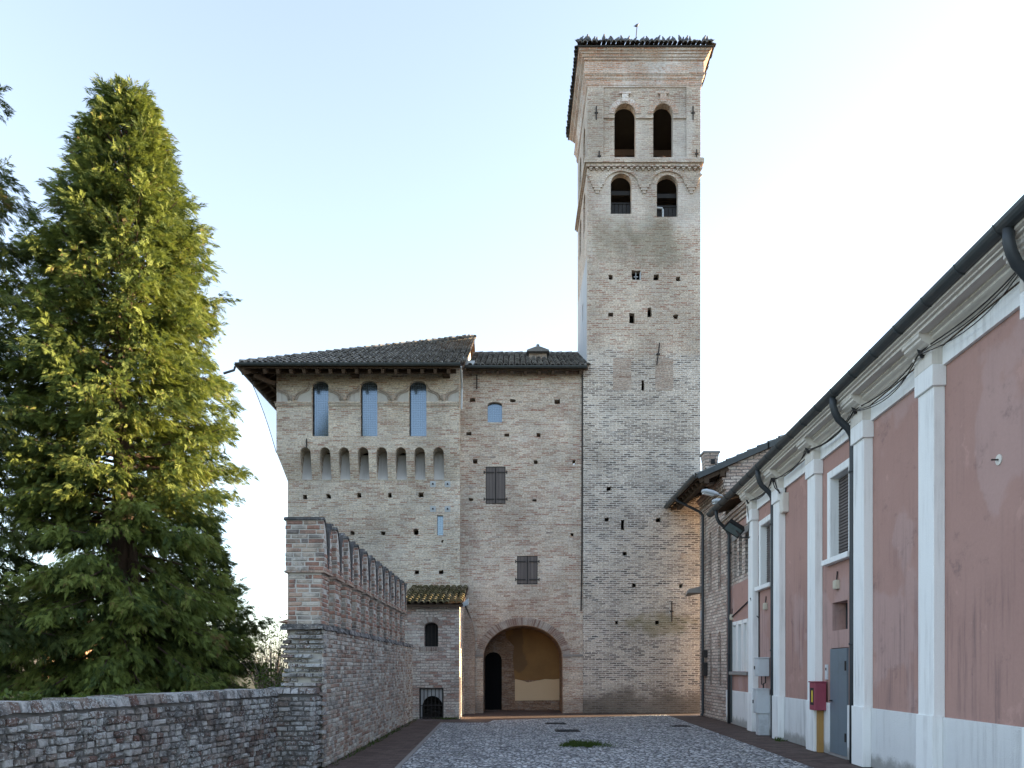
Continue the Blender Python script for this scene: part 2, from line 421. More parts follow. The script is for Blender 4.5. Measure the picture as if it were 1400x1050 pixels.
# ------------------------------------------------------------------ materials
PALE = [(0,(.25,.14,.10)),(.2,(.31,.225,.17)),(.5,(.41,.35,.275)),(.8,(.48,.43,.355)),(1,(.20,.165,.14))]
M = {}
M['block'] = brick_mat('pale_brick', PALE, (.45,.43,.385), seed=0, wash=((.52,.51,.47),.4,.52,.7), stain=.5)
M['central'] = brick_mat('pale_brick_mixed', [(0,(.25,.135,.10)),(.28,(.31,.22,.17)),(.55,(.385,.32,.255)),(.85,(.46,.40,.335)),(1,(.20,.16,.14))],
                         (.44,.41,.36), seed=5.3, wash=((.49,.48,.45),.45,.51,.68), stain=.55, damp=(.7,(.15,.11,.09),.5))
M['tower'] = brick_mat('tower_brick', [(0,(.06,.053,.05)),(.32,(.19,.155,.13)),(.62,(.34,.29,.24)),(1,(.43,.38,.325))], (.47,.45,.41), ms=.015, seed=11.7, bw=.25,
                       wash=((.50,.49,.46),.32,.5,.7), stain=.6, streak=.3, damp=(.95,(.11,.095,.08),.8),
                       second=(12.6, [(0,(.26,.145,.105)),(.3,(.31,.23,.18)),(.6,(.39,.325,.26)),(1,(.45,.40,.335))], (.42,.38,.325)),
                       moss=[(5.25,3.15,1.3,.4,(.16,.14,.07),.6),(3.55,16.8,.9,.9,(.19,.18,.14),.5),(5.1,16.6,.9,1.0,(.17,.165,.12),.5),
                             (3.55,18.1,.7,1.0,(.46,.445,.42),.35),(4.5,17.9,.6,1.0,(.47,.455,.43),.3),(6.1,17.7,.6,.9,(.50,.485,.46),.5),
                             (4.35,20.2,.5,1.0,(.47,.455,.43),.35),(5.9,20.2,.5,1.1,(.46,.45,.43),.5),(3.0,20.5,.5,1.5,(.22,.20,.17),.4)])
M['patch'] = brick_mat('repair_brick', [(0,(.22,.15,.115)),(.5,(.31,.245,.20)),(1,(.36,.30,.25))], (.36,.325,.28), seed=2.2, wash=((.4,.38,.34),.2,.6,.8), stain=.35)
M['cornice'] = brick_mat('cornice_brick', [(0,(.32,.17,.12)),(.35,(.41,.26,.185)),(.7,(.45,.35,.28)),(1,(.48,.43,.38))], (.48,.45,.41), seed=8.8,
                         wash=((.56,.555,.54),.8,.45,.56), stain=.25, streak=.7)
M['house'] = brick_mat('house_brick', [(0,(.26,.18,.145)),(.4,(.40,.32,.27)),(.8,(.52,.46,.40)),(1,(.32,.26,.22))], (.17,.155,.145), ms=.017, seed=3.9, bw=.34, rh=.098,
                       wash=((.5,.48,.45),.35,.56,.74), stain=.35, bump=.9)
M['guard'] = brick_mat('gatehouse_brick', [(0,(.22,.12,.095)),(.28,(.32,.225,.185)),(.65,(.47,.43,.385)),(1,(.36,.29,.25))], (.22,.20,.185), ms=.012, bw=.27, rh=.085, seed=6.1,
                       wash=((.58,.57,.54),.5,.5,.68), stain=.35, bump=.9, streak=.35)
M['old_brick'] = loose_brick_mat('old_brick', [(0,(.27,.175,.135)),(.3,(.36,.27,.22)),(.6,(.43,.385,.335)),(.85,(.54,.51,.46)),(1,(.24,.215,.195))], lichen=.6, dark=.5)
M['merlon_brick'] = loose_brick_mat('merlon_brick', [(0,(.26,.155,.12)),(.3,(.38,.215,.16)),(.6,(.40,.315,.25)),(.85,(.50,.46,.405)),(1,(.21,.185,.17))], lichen=.4, dark=.5)
M['rubble'] = loose_brick_mat('weathered_brick', [(0,(.15,.09,.075)),(.3,(.25,.21,.185)),(.7,(.36,.345,.335)),(1,(.48,.47,.46))], lichen=.9, dark=.7, bump=1.0, ls=38, lt=.52)
M['arch_brick'] = loose_brick_mat('arch_brick', [(0,(.22,.145,.12)),(.5,(.31,.25,.215)),(1,(.40,.36,.32))], lichen=.25, dark=.2)
M['mortar'] = plaster_mat('lime_mortar', (.40,.38,.35), (.52,.50,.46), bscale=30, rough_bump=.4)
M['dark_mortar'] = plaster_mat('dark_mortar', (.20,.19,.18), (.32,.30,.28), bscale=30, rough_bump=.5)
M['grey_plaster'] = plaster_mat('grey_plaster', (.38,.39,.40), (.48,.48,.48), streak=.4, dirt=(.2,.2,.2))
M['niche_plaster'] = plaster_mat('niche_plaster', (.42,.41,.40), (.52,.51,.49), streak=.3, dirt=(.15,.14,.13))
M['coping'] = loose_brick_mat('lichened_coping', [(0,(.07,.068,.068)),(1,(.13,.125,.12))], lichen=.55, dark=.7, bump=.9)
M['tile'] = tile_mat('old_clay_tile', [(0,(.085,.082,.078)),(.5,(.165,.158,.148)),(1,(.26,.25,.235))], lichen=.5)
M['moss_tile'] = tile_mat('mossy_clay_tile', [(0,(.12,.10,.06)),(.5,(.20,.16,.09)),(1,(.28,.23,.15))], lichen=.15, moss=.65)
M['red_tile'] = tile_mat('clay_tile', [(0,(.22,.12,.08)),(.5,(.32,.19,.13)),(1,(.38,.27,.20))], lichen=.2)
M['deck'] = paint_mat('tile_bed', (.06,.055,.05), .95, spec=.1)
M['gutter'] = paint_mat('grey_green_gutter', (.045,.055,.058), .45, var=.3, dirt=.5)
M['pipe'] = paint_mat('dark_downpipe', (.032,.038,.043), .5)
M['iron'] = paint_mat('rusty_iron', (.03,.026,.024), .75)
M['wood'] = wood_mat('old_brown_wood', (.045,.03,.021), (.11,.075,.05))
M['shutter'] = wood_mat('grey_brown_shutter', (.09,.077,.073), (.19,.165,.155))
M['door'] = paint_mat('black_door', (.004,.004,.005), .7, spec=.1, dirt=0)
M['dark'] = paint_mat('dark_board', (.02,.02,.021), .8)
M['lead'] = paint_mat('pale_metal', (.40,.43,.45), .5)
M['glass'] = None
t = NT('sky_glass'); g = t.uv(); gx = t.math('ABSOLUTE', t.math('SUBTRACT', t.math('FRACT', t.math('MULTIPLY', t.sepz(g,0), 16)), .5))
gz = t.math('ABSOLUTE', t.math('SUBTRACT', t.math('FRACT', t.math('MULTIPLY', t.sepz(g,2 if False else 1), 16)), .5))
mesh_ = t.thr(t.math('MAXIMUM', gx, gz), .42, .49)
M['glass'] = t.done(t.mix(mesh_, (.17,.215,.26), (.13,.165,.20)), None, t.mix(mesh_, (.12,.12,.12), (.6,.6,.6)), .85, .5)

def cobble():
    t = NT('river_cobbles'); p = t.pos()
    nz = t.n('ShaderNodeTexNoise'); t.L(p, nz.inputs['Vector']); nz.inputs['Scale'].default_value = 9; nz.inputs['Detail'].default_value = 2
    q = vadd(t, p, nz.outputs['Color'], .03)
    v = t.n('ShaderNodeTexVoronoi', feature='F1'); t.L(q, v.inputs['Vector']); v.inputs['Scale'].default_value = 12.5
    e = t.n('ShaderNodeTexVoronoi', feature='DISTANCE_TO_EDGE'); t.L(q, e.inputs['Vector']); e.inputs['Scale'].default_value = 12.5
    r = t.sepz(v.outputs['Color'], 0)
    col = t.ramp(r, [(0,(.17,.18,.19)),(.3,(.42,.43,.445)),(.55,(.70,.71,.72)),(.82,(.93,.93,.93)),(1,(.5,.46,.43))])
    big = t.noise(p, .5, 5, .6); col = t.mix(t.math('MULTIPLY', t.thr(big, .5, .72), .3), col, (.17,.17,.17))
    gap = t.math('SUBTRACT', 1, t.thr(e.outputs['Distance'], .04, .19))
    gcol = t.mix(t.thr(t.noise(p, 1.3, 5, .6), .56, .7), (.06,.063,.068), (.05,.055,.028))
    col = t.mix(t.math('MULTIPLY', gap, .92), col, gcol)
    h = t.math('SUBTRACT', 1, t.math('POWER', v.outputs['Distance'], 1.6))
    return t.done(col, t.bump(h, 1.0, .09), .7, spec=.35)
M['cobble'] = cobble()
def pavers():
    t = NT('brick_pavers'); p = t.map(t.pos(), loc=(.3,.1,0))
    bt = t.n('ShaderNodeTexBrick'); t.L(p, bt.inputs['Vector']); bt.inputs['Scale'].default_value = 1
    bt.inputs['Color1'].default_value = (0,0,0,1); bt.inputs['Color2'].default_value = (1,1,1,1); bt.inputs['Brick Width'].default_value = .25; bt.inputs['Row Height'].default_value = .125
    bt.inputs['Mortar Size'].default_value = .006
    col = t.ramp(t.math('ADD', t.math('MULTIPLY', bt.outputs['Color'], .6), t.math('MULTIPLY', t.noise(p, 1.5, 5), .5)), [(0,(.055,.036,.032)),(.5,(.10,.068,.058)),(1,(.15,.11,.095))])
    col = t.mix(t.math('MULTIPLY', bt.outputs['Fac'], .7), col, (.05,.045,.04))
    col = t.mix(.6, col, t.mix(t.noise(p, 45, 4, .7), (.55,.55,.55), (1.45,1.45,1.45)), 'MULTIPLY')
    return t.done(col, t.bump(t.math('ADD', t.math('SUBTRACT', 1, bt.outputs['Fac']), t.noise(p, 30, 4)), .5, .01), .85, spec=.3)
M['paver'] = pavers()
t = NT('field_ground'); p = t.pos(); M['field'] = t.done(t.mix(t.noise(p, .8, 6, .6), (.05,.055,.025), (.11,.09,.05)), t.bump(t.noise(p, 12, 5), .5, .05), .95)

# ------------------------------------------------------------------ ground
b = MB(); b.add([(-1500,-200,-.02),(1500,-200,-.02),(1500,3000,-.02),(-1500,3000,-.02)], [(0,1,2,3)]); struct(b.build('ground', M['field'], uv=False))
b = MB(); b.add([(-3.3,-6,-.008),(8,-6,-.008),(8,30,-.008),(-3.3,30,-.008)], [(0,1,2,3)]); struct(b.build('pavement', M['paver'], uv=False))
b = MB(); b.add([(-1.45,-6,0),(4.26,-6,0),(4.86,13.4,0),(5.27,26.2,0),(-.57,23.45,0),(-.7,22.4,0),(-2.04,22.4,0),(-1.82,12.4,0)], [(0,1,2,3,4,5,6,7)]); struct(b.build('cobbled_courtyard', M['cobble'], uv=False))
b = MB()
for i in range(60):     # stone edging between the paving strip and the cobbles
    y0 = 4+i*.306; xa = -1.62-.0215*(y0-3); b.box(xa-.05, xa+.03, y0, y0+.3, -.02, .012)
struct(b.build('kerb', M['dark_mortar']))

# ------------------------------------------------------------------ left block of the castle
YF, YU = 26.85, 26.6
XB0, XB1 = -7.84, -1.82
blk = thing('castle_block', 'broad pale brick castle block with eight machicolation niches under a sloping tiled roof', 'castle', (-5, 27, 0))
hol = [rhole(*h, YF) for h in [(417.4,679,6,6),(449,678.6,6,6),(491,677,6,6),(533,677,6,6),(576,676.6,7,7),(482,729,6,5),(523.7,729,7,5),
       (568.6,727,6,8),(570,782,7,5),(603,782,6,5),(436,742,6,5),(605,740,3,3)]]
hol.append(rect(px(597.5,YF), px(606,YF), pz(732,YF), pz(704.5,YF)))
b = MB()
ZS, ZT = 8.12, 9.05
# corbelled arcade: piers lean out from the lower wall to the upper one
centers = [417.7,444.4,470.4,496.6,522,548,573.7,599.5]; nic = []
for c in centers:
    x0, x1 = px(c-7.4, YU+.05), px(c+7.4, YU+.05); m = (x0+x1)/2; a = (x1-x0)/2
    p = [(x0*.985+m*.015,ZS+.05),(x1*.985+m*.015,ZS+.05),(x1,8.6),(x1,ZT)]+[(m+a*math.cos(math.pi*k/8), ZT+.16*math.sin(math.pi*k/8)*1.2) for k in range(1,8)]+[(x0,ZT),(x0,8.6)]
    nic.append(p)
b.slab(rect(XB0, XB1, 0, 9.5), hol+[[(u, v+.001) for u, v in p] for p in nic], XZ, YF, YF+.5)
outer = [(XB0,ZS),(XB1,ZS),(XB1,8.6),(XB1,ZT),(XB1,9.6),(-8.16,9.6),(-8.16,ZT),(-8.0,8.6)]
def lean(u, v, w):
    if w > YF-.05: return (u, w, v)
    k = min(1, max(0, (ZT-v)/(ZT-ZS))); return (u, YU+(YF-.004-YU)*k**1.1, v)
b.slab(outer, nic, lean, YU, YF-.002)
tops = []
wx = [(426.6,449),(492.9,516),(559.4,583)]
wins = [arch(px(a,YU), px(c,YU), 9.62, 11.55, .2) for a, c in wx]
b.slab(rect(-8.16, XB1, 9.6, 12.1), wins, XZ, YU, YU+.45)
b.prism([(XB0,0),(XB0,8.1),(-8.16,9.05),(-8.16,12.1),(XB0+.45,12.1),(XB0+.45,0)], lambda u,v,w:(u,w,v), YF+.5, 39.7)
gp = [(27.5,0),(39.7,0),(39.7,12.1),(33.15,15.75),(26.62,12.15),(26.62,9.6),(27.5,9.6)]
b.prism(gp, lambda u,v,w:(w,u,v), XB1-.4, XB1-.001)
b.box(XB0+.45, XB1-.4, 39.3, 39.7, 0, 12.1)
b.build('wall', M['block'], blk)
b = MB(); b.box(-7.3, XB1-.41, 27.51, 39.2, 9.3, 9.5); b.build('floor_slab', M['dark'], blk)
for k, p in enumerate(nic):      # the sloping backs of the machicolation shafts
    q = MB(); x0, x1 = p[0][0]-.04, p[1][0]+.04; dz = (.0,.25,.05,.3,.2,.3,.2,.0)[k]
    q.hexa([(x0,YF+.02,ZS),(x1,YF+.02,ZS),(x1,YF+.06,ZS),(x0,YF+.06,ZS),(x0,YF+.40+dz*.3,9.4-dz*.8),(x1,YF+.40+dz*.3,9.4-dz*.8),(x1,YF+.46+dz*.3,9.4-dz*.8),(x0,YF+.46+dz*.3,9.4-dz*.8)])
    q.build('niche_back', M['niche_plaster'], blk)
for (a, c), w in zip(wx, wins):
    g = MB(); m = (px(a,YU)+px(c,YU))/2; g.slab([(m+(u-m)*.99, v) for u, v in w], [], XZ, YU+.16, YU+.18); pane = g.build('window', M['glass'], blk)
    f = MB(); x0, x1 = px(a,YU), px(c,YU)
    f.box(x0, x0+.035, YU+.12, YU+.158, 9.62, 11.38); f.box(x0+.035, x1, YU+.12, YU+.158, 9.62, 9.65)
    f.build('frame', M['dark'], pane)
g = MB(); g.box(px(597.5,YF), px(606,YF), YF+.12, YF+.14, pz(732,YF), pz(704.5,YF)); g.build('slit_window', M['glass'], blk)
# string course broken by the windows, and the pairs of cusped ribs above it
sb = MB(); zc = 10.75; xs = [-8.2]+[v for a, c in wx for v in (px(a,YU)-.0, px(c,YU)+.0)]+[XB1]
for i in range(0, 8, 2):
    for (za, zb, o) in ((zc, zc+.05, .07),(zc-.06, zc, .045),(zc-.1, zc-.06, .02)):
        sb.box(xs[i], xs[i+1], YU-o, YU-.001, za, zb)
sb.box(-8.22, -8.161, YU-.07, 39, zc, zc+.05)
sb.build('string_course', M['block'], blk)
M['rib'] = plaster_mat('rib_brick', (.30,.25,.21), (.40,.35,.30), streak=.3, bscale=30)
M['spandrel'] = plaster_mat('worn_lime_wash', (.44,.425,.39), (.50,.48,.45), streak=.6, dirt=(.26,.22,.19), bscale=14, rough_bump=.6)
WE = sorted(v for a, c in wx for v in (px(a,YU), px(c,YU)))
for k, xm in enumerate((px(400,YU), px(470.2,YU), px(537,YU), px(606,YU))):
    lo_, hi_ = (-8.14 if k == 0 else WE[2*k-1]+.02), (XB1-.02 if k == 3 else WE[2*k]-.02)
    rb = MB()
    def curve(sgn, off):
        pts = []
        for i in range(17):
            s_ = i/16; x = xm+sgn*(.07+off+.50*s_-.05*math.sin(s_*2*math.pi)); z = 10.9+.58*s_**1.15+.05*math.sin(s_*2*math.pi)-off*.4
            if lo_ < x < hi_: pts.append((x, z))
        return pts
    for sgn in (-1, 1):
        for off, r_ in ((0,.028),(.075,.022)):
            pts = curve(sgn, off)
            if len(pts) > 2: rb.tube([(x, YU-.022, z) for x, z in pts], r_, 6)
        pts = curve(sgn, .09); e = hi_ if sgn > 0 else lo_
        if len(pts) > 2: q = MB(); q.slab(pts+[(e, pts[-1][1]),(e,10.81),(pts[0][0],10.81)], [], XZ, YU-.006, YU-.001); q.build('spandrel', M['spandrel'], blk)
    rb.tube([(xm, YU-.02, 10.8), (xm, YU-.04, 10.9), (xm, YU-.03, 11.0)], [.03,.07,.09], 8)
    rb.build('rib', M['rib'], blk)
for (x, y) in ((592,662),(612,662),(592,696),(612,696)):
    p = MB(); X, Z = px(x,YF), pz(y,YF); p.box(X-.1, X+.1, YF-.012, YF-.001, Z-.1, Z+.1); o = p.build('tie_plate', M['lead'], blk)
    q = MB(); q.tube([(X,YF-.07,Z),(X,YF-.012,Z)], .03, 8); q.build('bolt', M['iron'], o)
for (x, y, h) in ((419.5,606,10),):
    p = MB(); X, Z = px(x,YU), pz(y,YU); p.box(X-.015, X+.015, YU-.05, YU-.001, Z-.15, Z+.15); p.build('wall_tie', M['iron'], blk)
# roof : front and left hips up to the verge, tiles laid one by one
EZ, EY, EX = 11.72, 25.7, -9.1; PK = Vector((-1.62, 33.18, 15.83)); sl = (PK.z-EZ)/(PK.y-EY)
rf = MB(); th = .16
def RP(x, y, dz=0): return (x, y, EZ+sl*min(y-EY, x-EX)+dz)
rf.add([RP(EX,EY),RP(-1.62,EY),tuple(PK),RP(EX,EY,-.1),RP(-1.62,EY,-.1),(PK.x,PK.y,PK.z-.1)], [(0,1,2),(5,4,3),(0,3,4,1),(1,4,5,2)])
back = (EX, 40.7, EZ)
rf.add([(EX,EY,EZ),tuple(PK),back,(EX,EY,EZ-.1),(PK.x,PK.y,PK.z-.1),(EX,40.7,EZ-.1)], [(0,1,2),(5,4,3),(0,2,5,3)])
rf.add([back,tuple(PK),(-1.62,40.7,EZ)], [(0,1,2)])
roof = rf.build('roof', M['wood'], blk)
tl = MB(); V = Vector((0,1,sl)).normalized(); ln = math.hypot(7.48, 7.48*sl)
tiles(tl, (EX,EY-.06,EZ+.005), (1,0,0), V, 7.5, ln, lambda u, v: v/ln*7.48 < u+.12, seed=3)
V2 = Vector((1,0,sl)).normalized()
tiles(tl, (EX-.06,EY,EZ+.005), (0,1,0), V2, 15, ln, lambda u, v: v/ln*7.48 < min(u+.1, 15-u), seed=4)
hv = (PK-Vector((EX,EY,EZ))); 
for k in range(32):          # hip tiles
    a = Vector((EX,EY,EZ+.07))+hv*(k/32); c = Vector((EX,EY,EZ+.06))+hv*((k+1.15)/32); tl.tube([a+Vector((0,0,.03)), c], [.1,.08], 8)
tl.build('roof_tiles', M['tile'], roof)
g = MB()
def gutter_run(mb, a, c, r=.085, n=7):
    a = Vector(a); c = Vector(c); d = (c-a).normalized(); s_ = Vector((0,0,1)).cross(d).normalized()
    rings = []
    for p in (a, c):
        out = [p+s_*(r*math.cos(math.pi*k/n))-Vector((0,0,1))*(r*math.sin(math.pi*k/n)) for k in range(n+1)]
        inn = [p+s_*((r-.012)*math.cos(math.pi*k/n))-Vector((0,0,1))*((r-.012)*math.sin(math.pi*k/n)) for k in range(n,-1,-1)]
        rings.append(out+inn)
    mb.loft(rings)
gutter_run(g, (EX-.12,EY-.1,EZ+.03), (-1.72,EY-.1,EZ+.03)); gutter_run(g, (EX-.1,EY-.1,EZ+.025), (EX-.1,40,EZ+.02))
g.tube([(EX-.15,EY-.05,EZ-.06),(EX-.2,EY,EZ-.16),(EX-.55,EY,EZ-.27)], .04, 8)
g.build('gutter', M['gutter'], roof)
# eaves carpentry
def beam(mb, a, c, w=.05, h=.07):
    a = Vector(a); c = Vector(c); d = (c-a).normalized(); s_ = d.cross(Vector((0,0,1))).normalized()*w; u_ = s_.cross(d).normalized()*h
    mb.hexa([a-s_-u_, a+s_-u_, c+s_-u_, c-s_-u_, a-s_+u_, a+s_+u_, c+s_+u_, c-s_+u_])
for i in range(15):
    x = -8.3+i*.44; q = MB(); y0 = EY+.04; y1 = YU+.1; beam(q, (x,y0,EZ-.185), (x,y1,EZ-.185+sl*(y1-y0))); q.build('rafter', M['wood'], roof)
for i in range(26):
    y = 26.45+i*.46; q = MB(); x1 = -8.05; beam(q, (EX+.04,y,EZ-.185), (x1,y,EZ-.185+sl*(x1-EX-.04))); q.build('rafter', M['wood'], roof)
q = MB(); beam(q, (EX+.05,EY+.05,EZ-.2), (-8.1,26.7,EZ-.2+sl*.98), .07, .09); beam(q, (-8.15,26.4,11.35),(-8.75,26.05,11.5),.06,.07); q.build('hip_rafter', M['wood'], roof)
q = MB(); beam(q, (-8.62,EY+.45,EZ-.03), (-8.62,39,EZ-.03), .05,.06); beam(q, (-8.6,EY+.45,EZ-.03), (-1.9,EY+.45,EZ-.03), .05,.06); q.build('purlin', M['wood'], roof)
for x in (px(485,26.4), px(610,26.4)):
    q = MB(); q.box(x-.12, x+.12, YU-.35, YU+.1, 11.62, 11.78); q.build('bracket', M['wood'], roof)
q = MB(); q.box(-1.72,-1.55,26.9,27.6,12.35,12.5); q.box(-1.85,-1.3,26.75,27.5,12.15,12.3); q.build('flashing', M['lead'], roof)
q = MB(); q.tube([(-1.7,EY-.02,EZ-.05),(-1.72,26.45,EZ-.5),(-1.74,26.5,EZ-1.2)], .035, 8); q.build('overflow_pipe', M['lead'], roof)

# bird net stretched from the left eave to the wall
nt = NT('fine_net'); tr = nt.n('ShaderNodeBsdfTransparent'); ms = nt.n('ShaderNodeMixShader'); ms.inputs[0].default_value = .3
nt.done((.55,.63,.72)); nt.L(tr.outputs[0], ms.inputs[1]); nt.L(nt.b.outputs[0], ms.inputs[2]); nt.L(ms.outputs[0], nt.out.inputs[0])
net = thing('bird_net', 'thin pale net stretched from the left eave of the castle block down to its wall', 'net', (-8.16, 26.62, 9.05))
q = MB(); A = [(-9.02,26.3,11.62),(-8.17,26.62,9.05)]; Bk = [(-9.02,38,11.62),(-8.17,38,9.05)]; n = 12; vs = []
for i in range(n+1):
    s_ = i/n; bow = .06*math.sin(math.pi*s_)
    for (P0, P1) in ((A[0],A[1]),(Bk[0],Bk[1])): vs.append(tuple(P0[k]*(1-s_)+P1[k]*s_+(bow if k == 0 else 0) for k in range(3)))
q.add(vs, [(2*i,2*i+1,2*i+3,2*i+2) for i in range(n)]); q.build('netting', nt.m, net)
q = MB(); q.tube(vs[0::2], .012, 5); q.build('edge_cable', M['iron'], net)

# ------------------------------------------------------------------ central building
YC = 27.05; X0c, X1c = -1.82, 2.6
cen = thing('central_building', 'tall pale brick building with an arched entrance and two closed wooden shutters beside the tower', 'building', (.4, 27, 0))
hol = [rhole(*h, YC) for h in [(646,547,7,5),(701,548,8,4),(762,549,7,6),(641,593,7,5),(693,595,7,4),(736,595,6,5),(650,631,7,6),(732,632,5,6),(785,632,4,6),(644,683,6,4),(731,684,5,4),(782,731,5,4)]]
h_arch = arch(px(660.5,YC), px(769.5,YC), -.01, pz(855,YC), 1.15, 18)
h_win = arch(px(666.5,YC), px(686.5,YC), pz(577.5,YC), pz(549.5,YC), .1, 8)
h_s1 = rect(px(664,YC), px(691,YC), pz(689,YC), pz(638,YC)); h_s2 = rect(px(707,YC), px(735,YC), pz(799,YC), pz(760,YC))
zE = 12.02
b = MB(); ou = [(X0c,0),(h_arch[0][0],0)]+h_arch[:1:-1]+[(h_arch[1][0],0),(X1c,0),(X1c,zE+.1),(X0c,zE+.1)]
ou = [(X0c,0),(h_arch[0][0],0),(h_arch[-1][0],h_arch[-1][1])]+h_arch[-2:2:-1]+[(h_arch[2][0],h_arch[2][1]),(h_arch[1][0],0),(2.495,0),(2.495,zE+.1),(X0c,zE+.1)]
b.slab(ou, hol+[h_win,h_s1,h_s2], XZ, YC, YC+.5)
b.box(X0c+.01, X1c, 35, 35.4, 0, 12.1); b.box(2.3, 2.49, 31.1, 35, 0, 12.1)
b.build('wall', M['central'], cen)
b = MB(); b.box(-1.8, 2.45, 27.6, 35, 6.0, 6.2); b.build('floor_slab', M['dark'], cen)
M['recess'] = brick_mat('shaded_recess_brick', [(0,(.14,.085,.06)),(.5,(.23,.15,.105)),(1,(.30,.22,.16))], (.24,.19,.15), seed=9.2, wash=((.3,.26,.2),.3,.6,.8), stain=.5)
# recess behind the arch
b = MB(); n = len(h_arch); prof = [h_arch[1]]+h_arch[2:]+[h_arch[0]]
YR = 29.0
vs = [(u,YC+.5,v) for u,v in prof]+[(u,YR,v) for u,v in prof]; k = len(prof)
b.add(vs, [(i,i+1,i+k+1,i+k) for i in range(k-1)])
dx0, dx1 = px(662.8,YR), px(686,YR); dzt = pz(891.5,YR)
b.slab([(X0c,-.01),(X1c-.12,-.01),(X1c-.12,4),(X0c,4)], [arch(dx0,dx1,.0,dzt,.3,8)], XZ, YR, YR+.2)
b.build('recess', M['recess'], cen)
b = MB(); b.box(dx0-.05, dx1+.05, YR+.14, YR+.2, 0, dzt+.05); dr = b.build('door', M['door'], cen)
b = MB()
for i in range(5): b.box(dx0+.02+i*.12, dx0+.12+i*.12, YR+.115, YR+.139, .02, dzt)
b.build('door_boards', M['door'], dr)
M['ochre_plaster'] = plaster_mat('brown_plaster', (.15,.09,.042), (.34,.20,.08), streak=0, dirt=(.07,.055,.045), patch=(.10,.07,.05), bscale=18)  # orange strengthened so the colour carries warm bounced light in the recess
M['pale_panel'] = plaster_mat('pale_plaster', (.60,.455,.29), (.68,.53,.35), bscale=30)  # lightened and warmed: the arch's bounce glow is put into the colour
pa0, pa1 = px(704,YR), px(769,YR)
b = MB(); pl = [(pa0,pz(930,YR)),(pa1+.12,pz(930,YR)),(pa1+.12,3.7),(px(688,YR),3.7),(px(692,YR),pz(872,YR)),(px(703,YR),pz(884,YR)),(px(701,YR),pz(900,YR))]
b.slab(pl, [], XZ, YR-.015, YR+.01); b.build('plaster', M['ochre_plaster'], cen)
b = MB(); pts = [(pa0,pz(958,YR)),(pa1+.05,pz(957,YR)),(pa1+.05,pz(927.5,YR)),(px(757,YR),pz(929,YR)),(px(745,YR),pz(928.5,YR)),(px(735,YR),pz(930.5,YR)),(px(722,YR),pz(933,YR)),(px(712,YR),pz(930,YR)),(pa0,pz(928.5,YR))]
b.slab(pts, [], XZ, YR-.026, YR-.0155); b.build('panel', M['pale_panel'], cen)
# brick ring over the arch, voussoir by voussoir
b = MB(); c0 = (h_arch[0][0]+h_arch[1][0])/2; aa = (h_arch[1][0]-h_arch[0][0])/2; zs = h_arch[2][1]; rr = 1.15; N = 64
for i in range(N):
    t0 = math.pi*(i+.08)/N; t1 = math.pi*(i+.92)/N; w0 = YC-.014-rnd.uniform(0,.012); o = .27+rnd.uniform(-.012,.012)
    P = lambda t, e, w: (c0+(aa+e)*math.cos(t), w, zs+(rr+e)*math.sin(t))
    b.hexa([P(t1,.004,YC+.1),P(t0,.004,YC+.1),P(t0,.004,w0),P(t1,.004,w0),P(t1,o,YC+.1),P(t0,o,YC+.1),P(t0,o,w0),P(t1,o,w0)])
b.build('arch_ring', M['arch_brick'], cen)
b = MB(); b.box(h_arch[0][0]-.28, h_arch[0][0]+.0, YC-.03, YC-.002, 2.0, 2.07); b.build('impost', M['dark_mortar'], cen); b = MB(); b.box(h_arch[1][0], h_arch[1][0]+.75, YC-.03, YC-.002, 2.0, 2.07); b.build('impost', M['dark_mortar'], cen)
g = MB(); g.slab(h_win, [], XZ, YC+.14, YC+.16); g.build('window', M['glass'], cen)
def shutter(x0, x1, y0, y1):
    X0, X1, Z0, Z1 = px(x0,YC), px(x1,YC), pz(y1,YC), pz(y0,YC); mid = (X0+X1)/2
    s_ = MB()
    for (a, c) in ((X0+.02,mid-.012),(mid+.012,X1-.02)):
        k = 3; w = (c-a)/k
        for i in range(k): s_.box(a+i*w+.004, a+(i+1)*w-.004, YC+.015+rnd.uniform(0,.006), YC+.05, Z0+.02+rnd.uniform(0,.02), Z1-.02)
    o = s_.build('shutter', M['shutter'], cen)
    for z in (Z0+.17, Z1-.2):
        for (xa, xb, xc) in ((X0-.05, X0+.3, X0-.05),(X1-.3, X1+.05, X1+.05)):
            h = MB(); h.box(xa, xb, YC-.005, YC+.013, z-.018, z+.018); h.tube([(xc,YC-.01,z-.05),(xc,YC-.01,z+.05)], .02, 6); h.build('hinge', M['iron'], o)
    h = MB(); h.box(X0-.03, X1+.03, YC+.06, YC+.3, Z0-.03, Z1+.03); h.build('shutter_back', M['dark'], o)
shutter(664,691,638,689); shutter(707,735,760,799)
# roof
ey, ez = 26.68, 12.03; rs = .5; ry, rz = 31.2, 12.03+.5*4.52
rf = MB(); x0, x1 = -1.6, 2.64
rf.add([(x0,ey,ez),(x1,ey,ez),(x1,ry,rz),(x0,ry,rz),(x0,ey,ez-.1),(x1,ey,ez-.1),(x1,ry,rz-.1),(x0,ry,rz-.1),(x0,35.6,ez),(x1,35.6,ez)],
       [(0,1,2,3),(7,6,5,4),(0,4,5,1),(3,2,9,8),(1,5,6,2)])
roof = rf.build('roof', M['wood'], cen)
tl = MB(); V = Vector((0,1,rs)).normalized(); ln = math.hypot(4.52, 2.26)
tiles(tl, (x0+.05,ey-.06,ez+.005), (1,0,0), V, 4.15, ln, lambda u, v: v < ln, seed=9, pitch=.205)
for k in range(11): tl.tube([(x0+k*.4,ry,rz+.04),(x0+k*.4+.44,ry,rz+.07)], .1, 8)
tl.build('roof_tiles', M['tile'], roof)
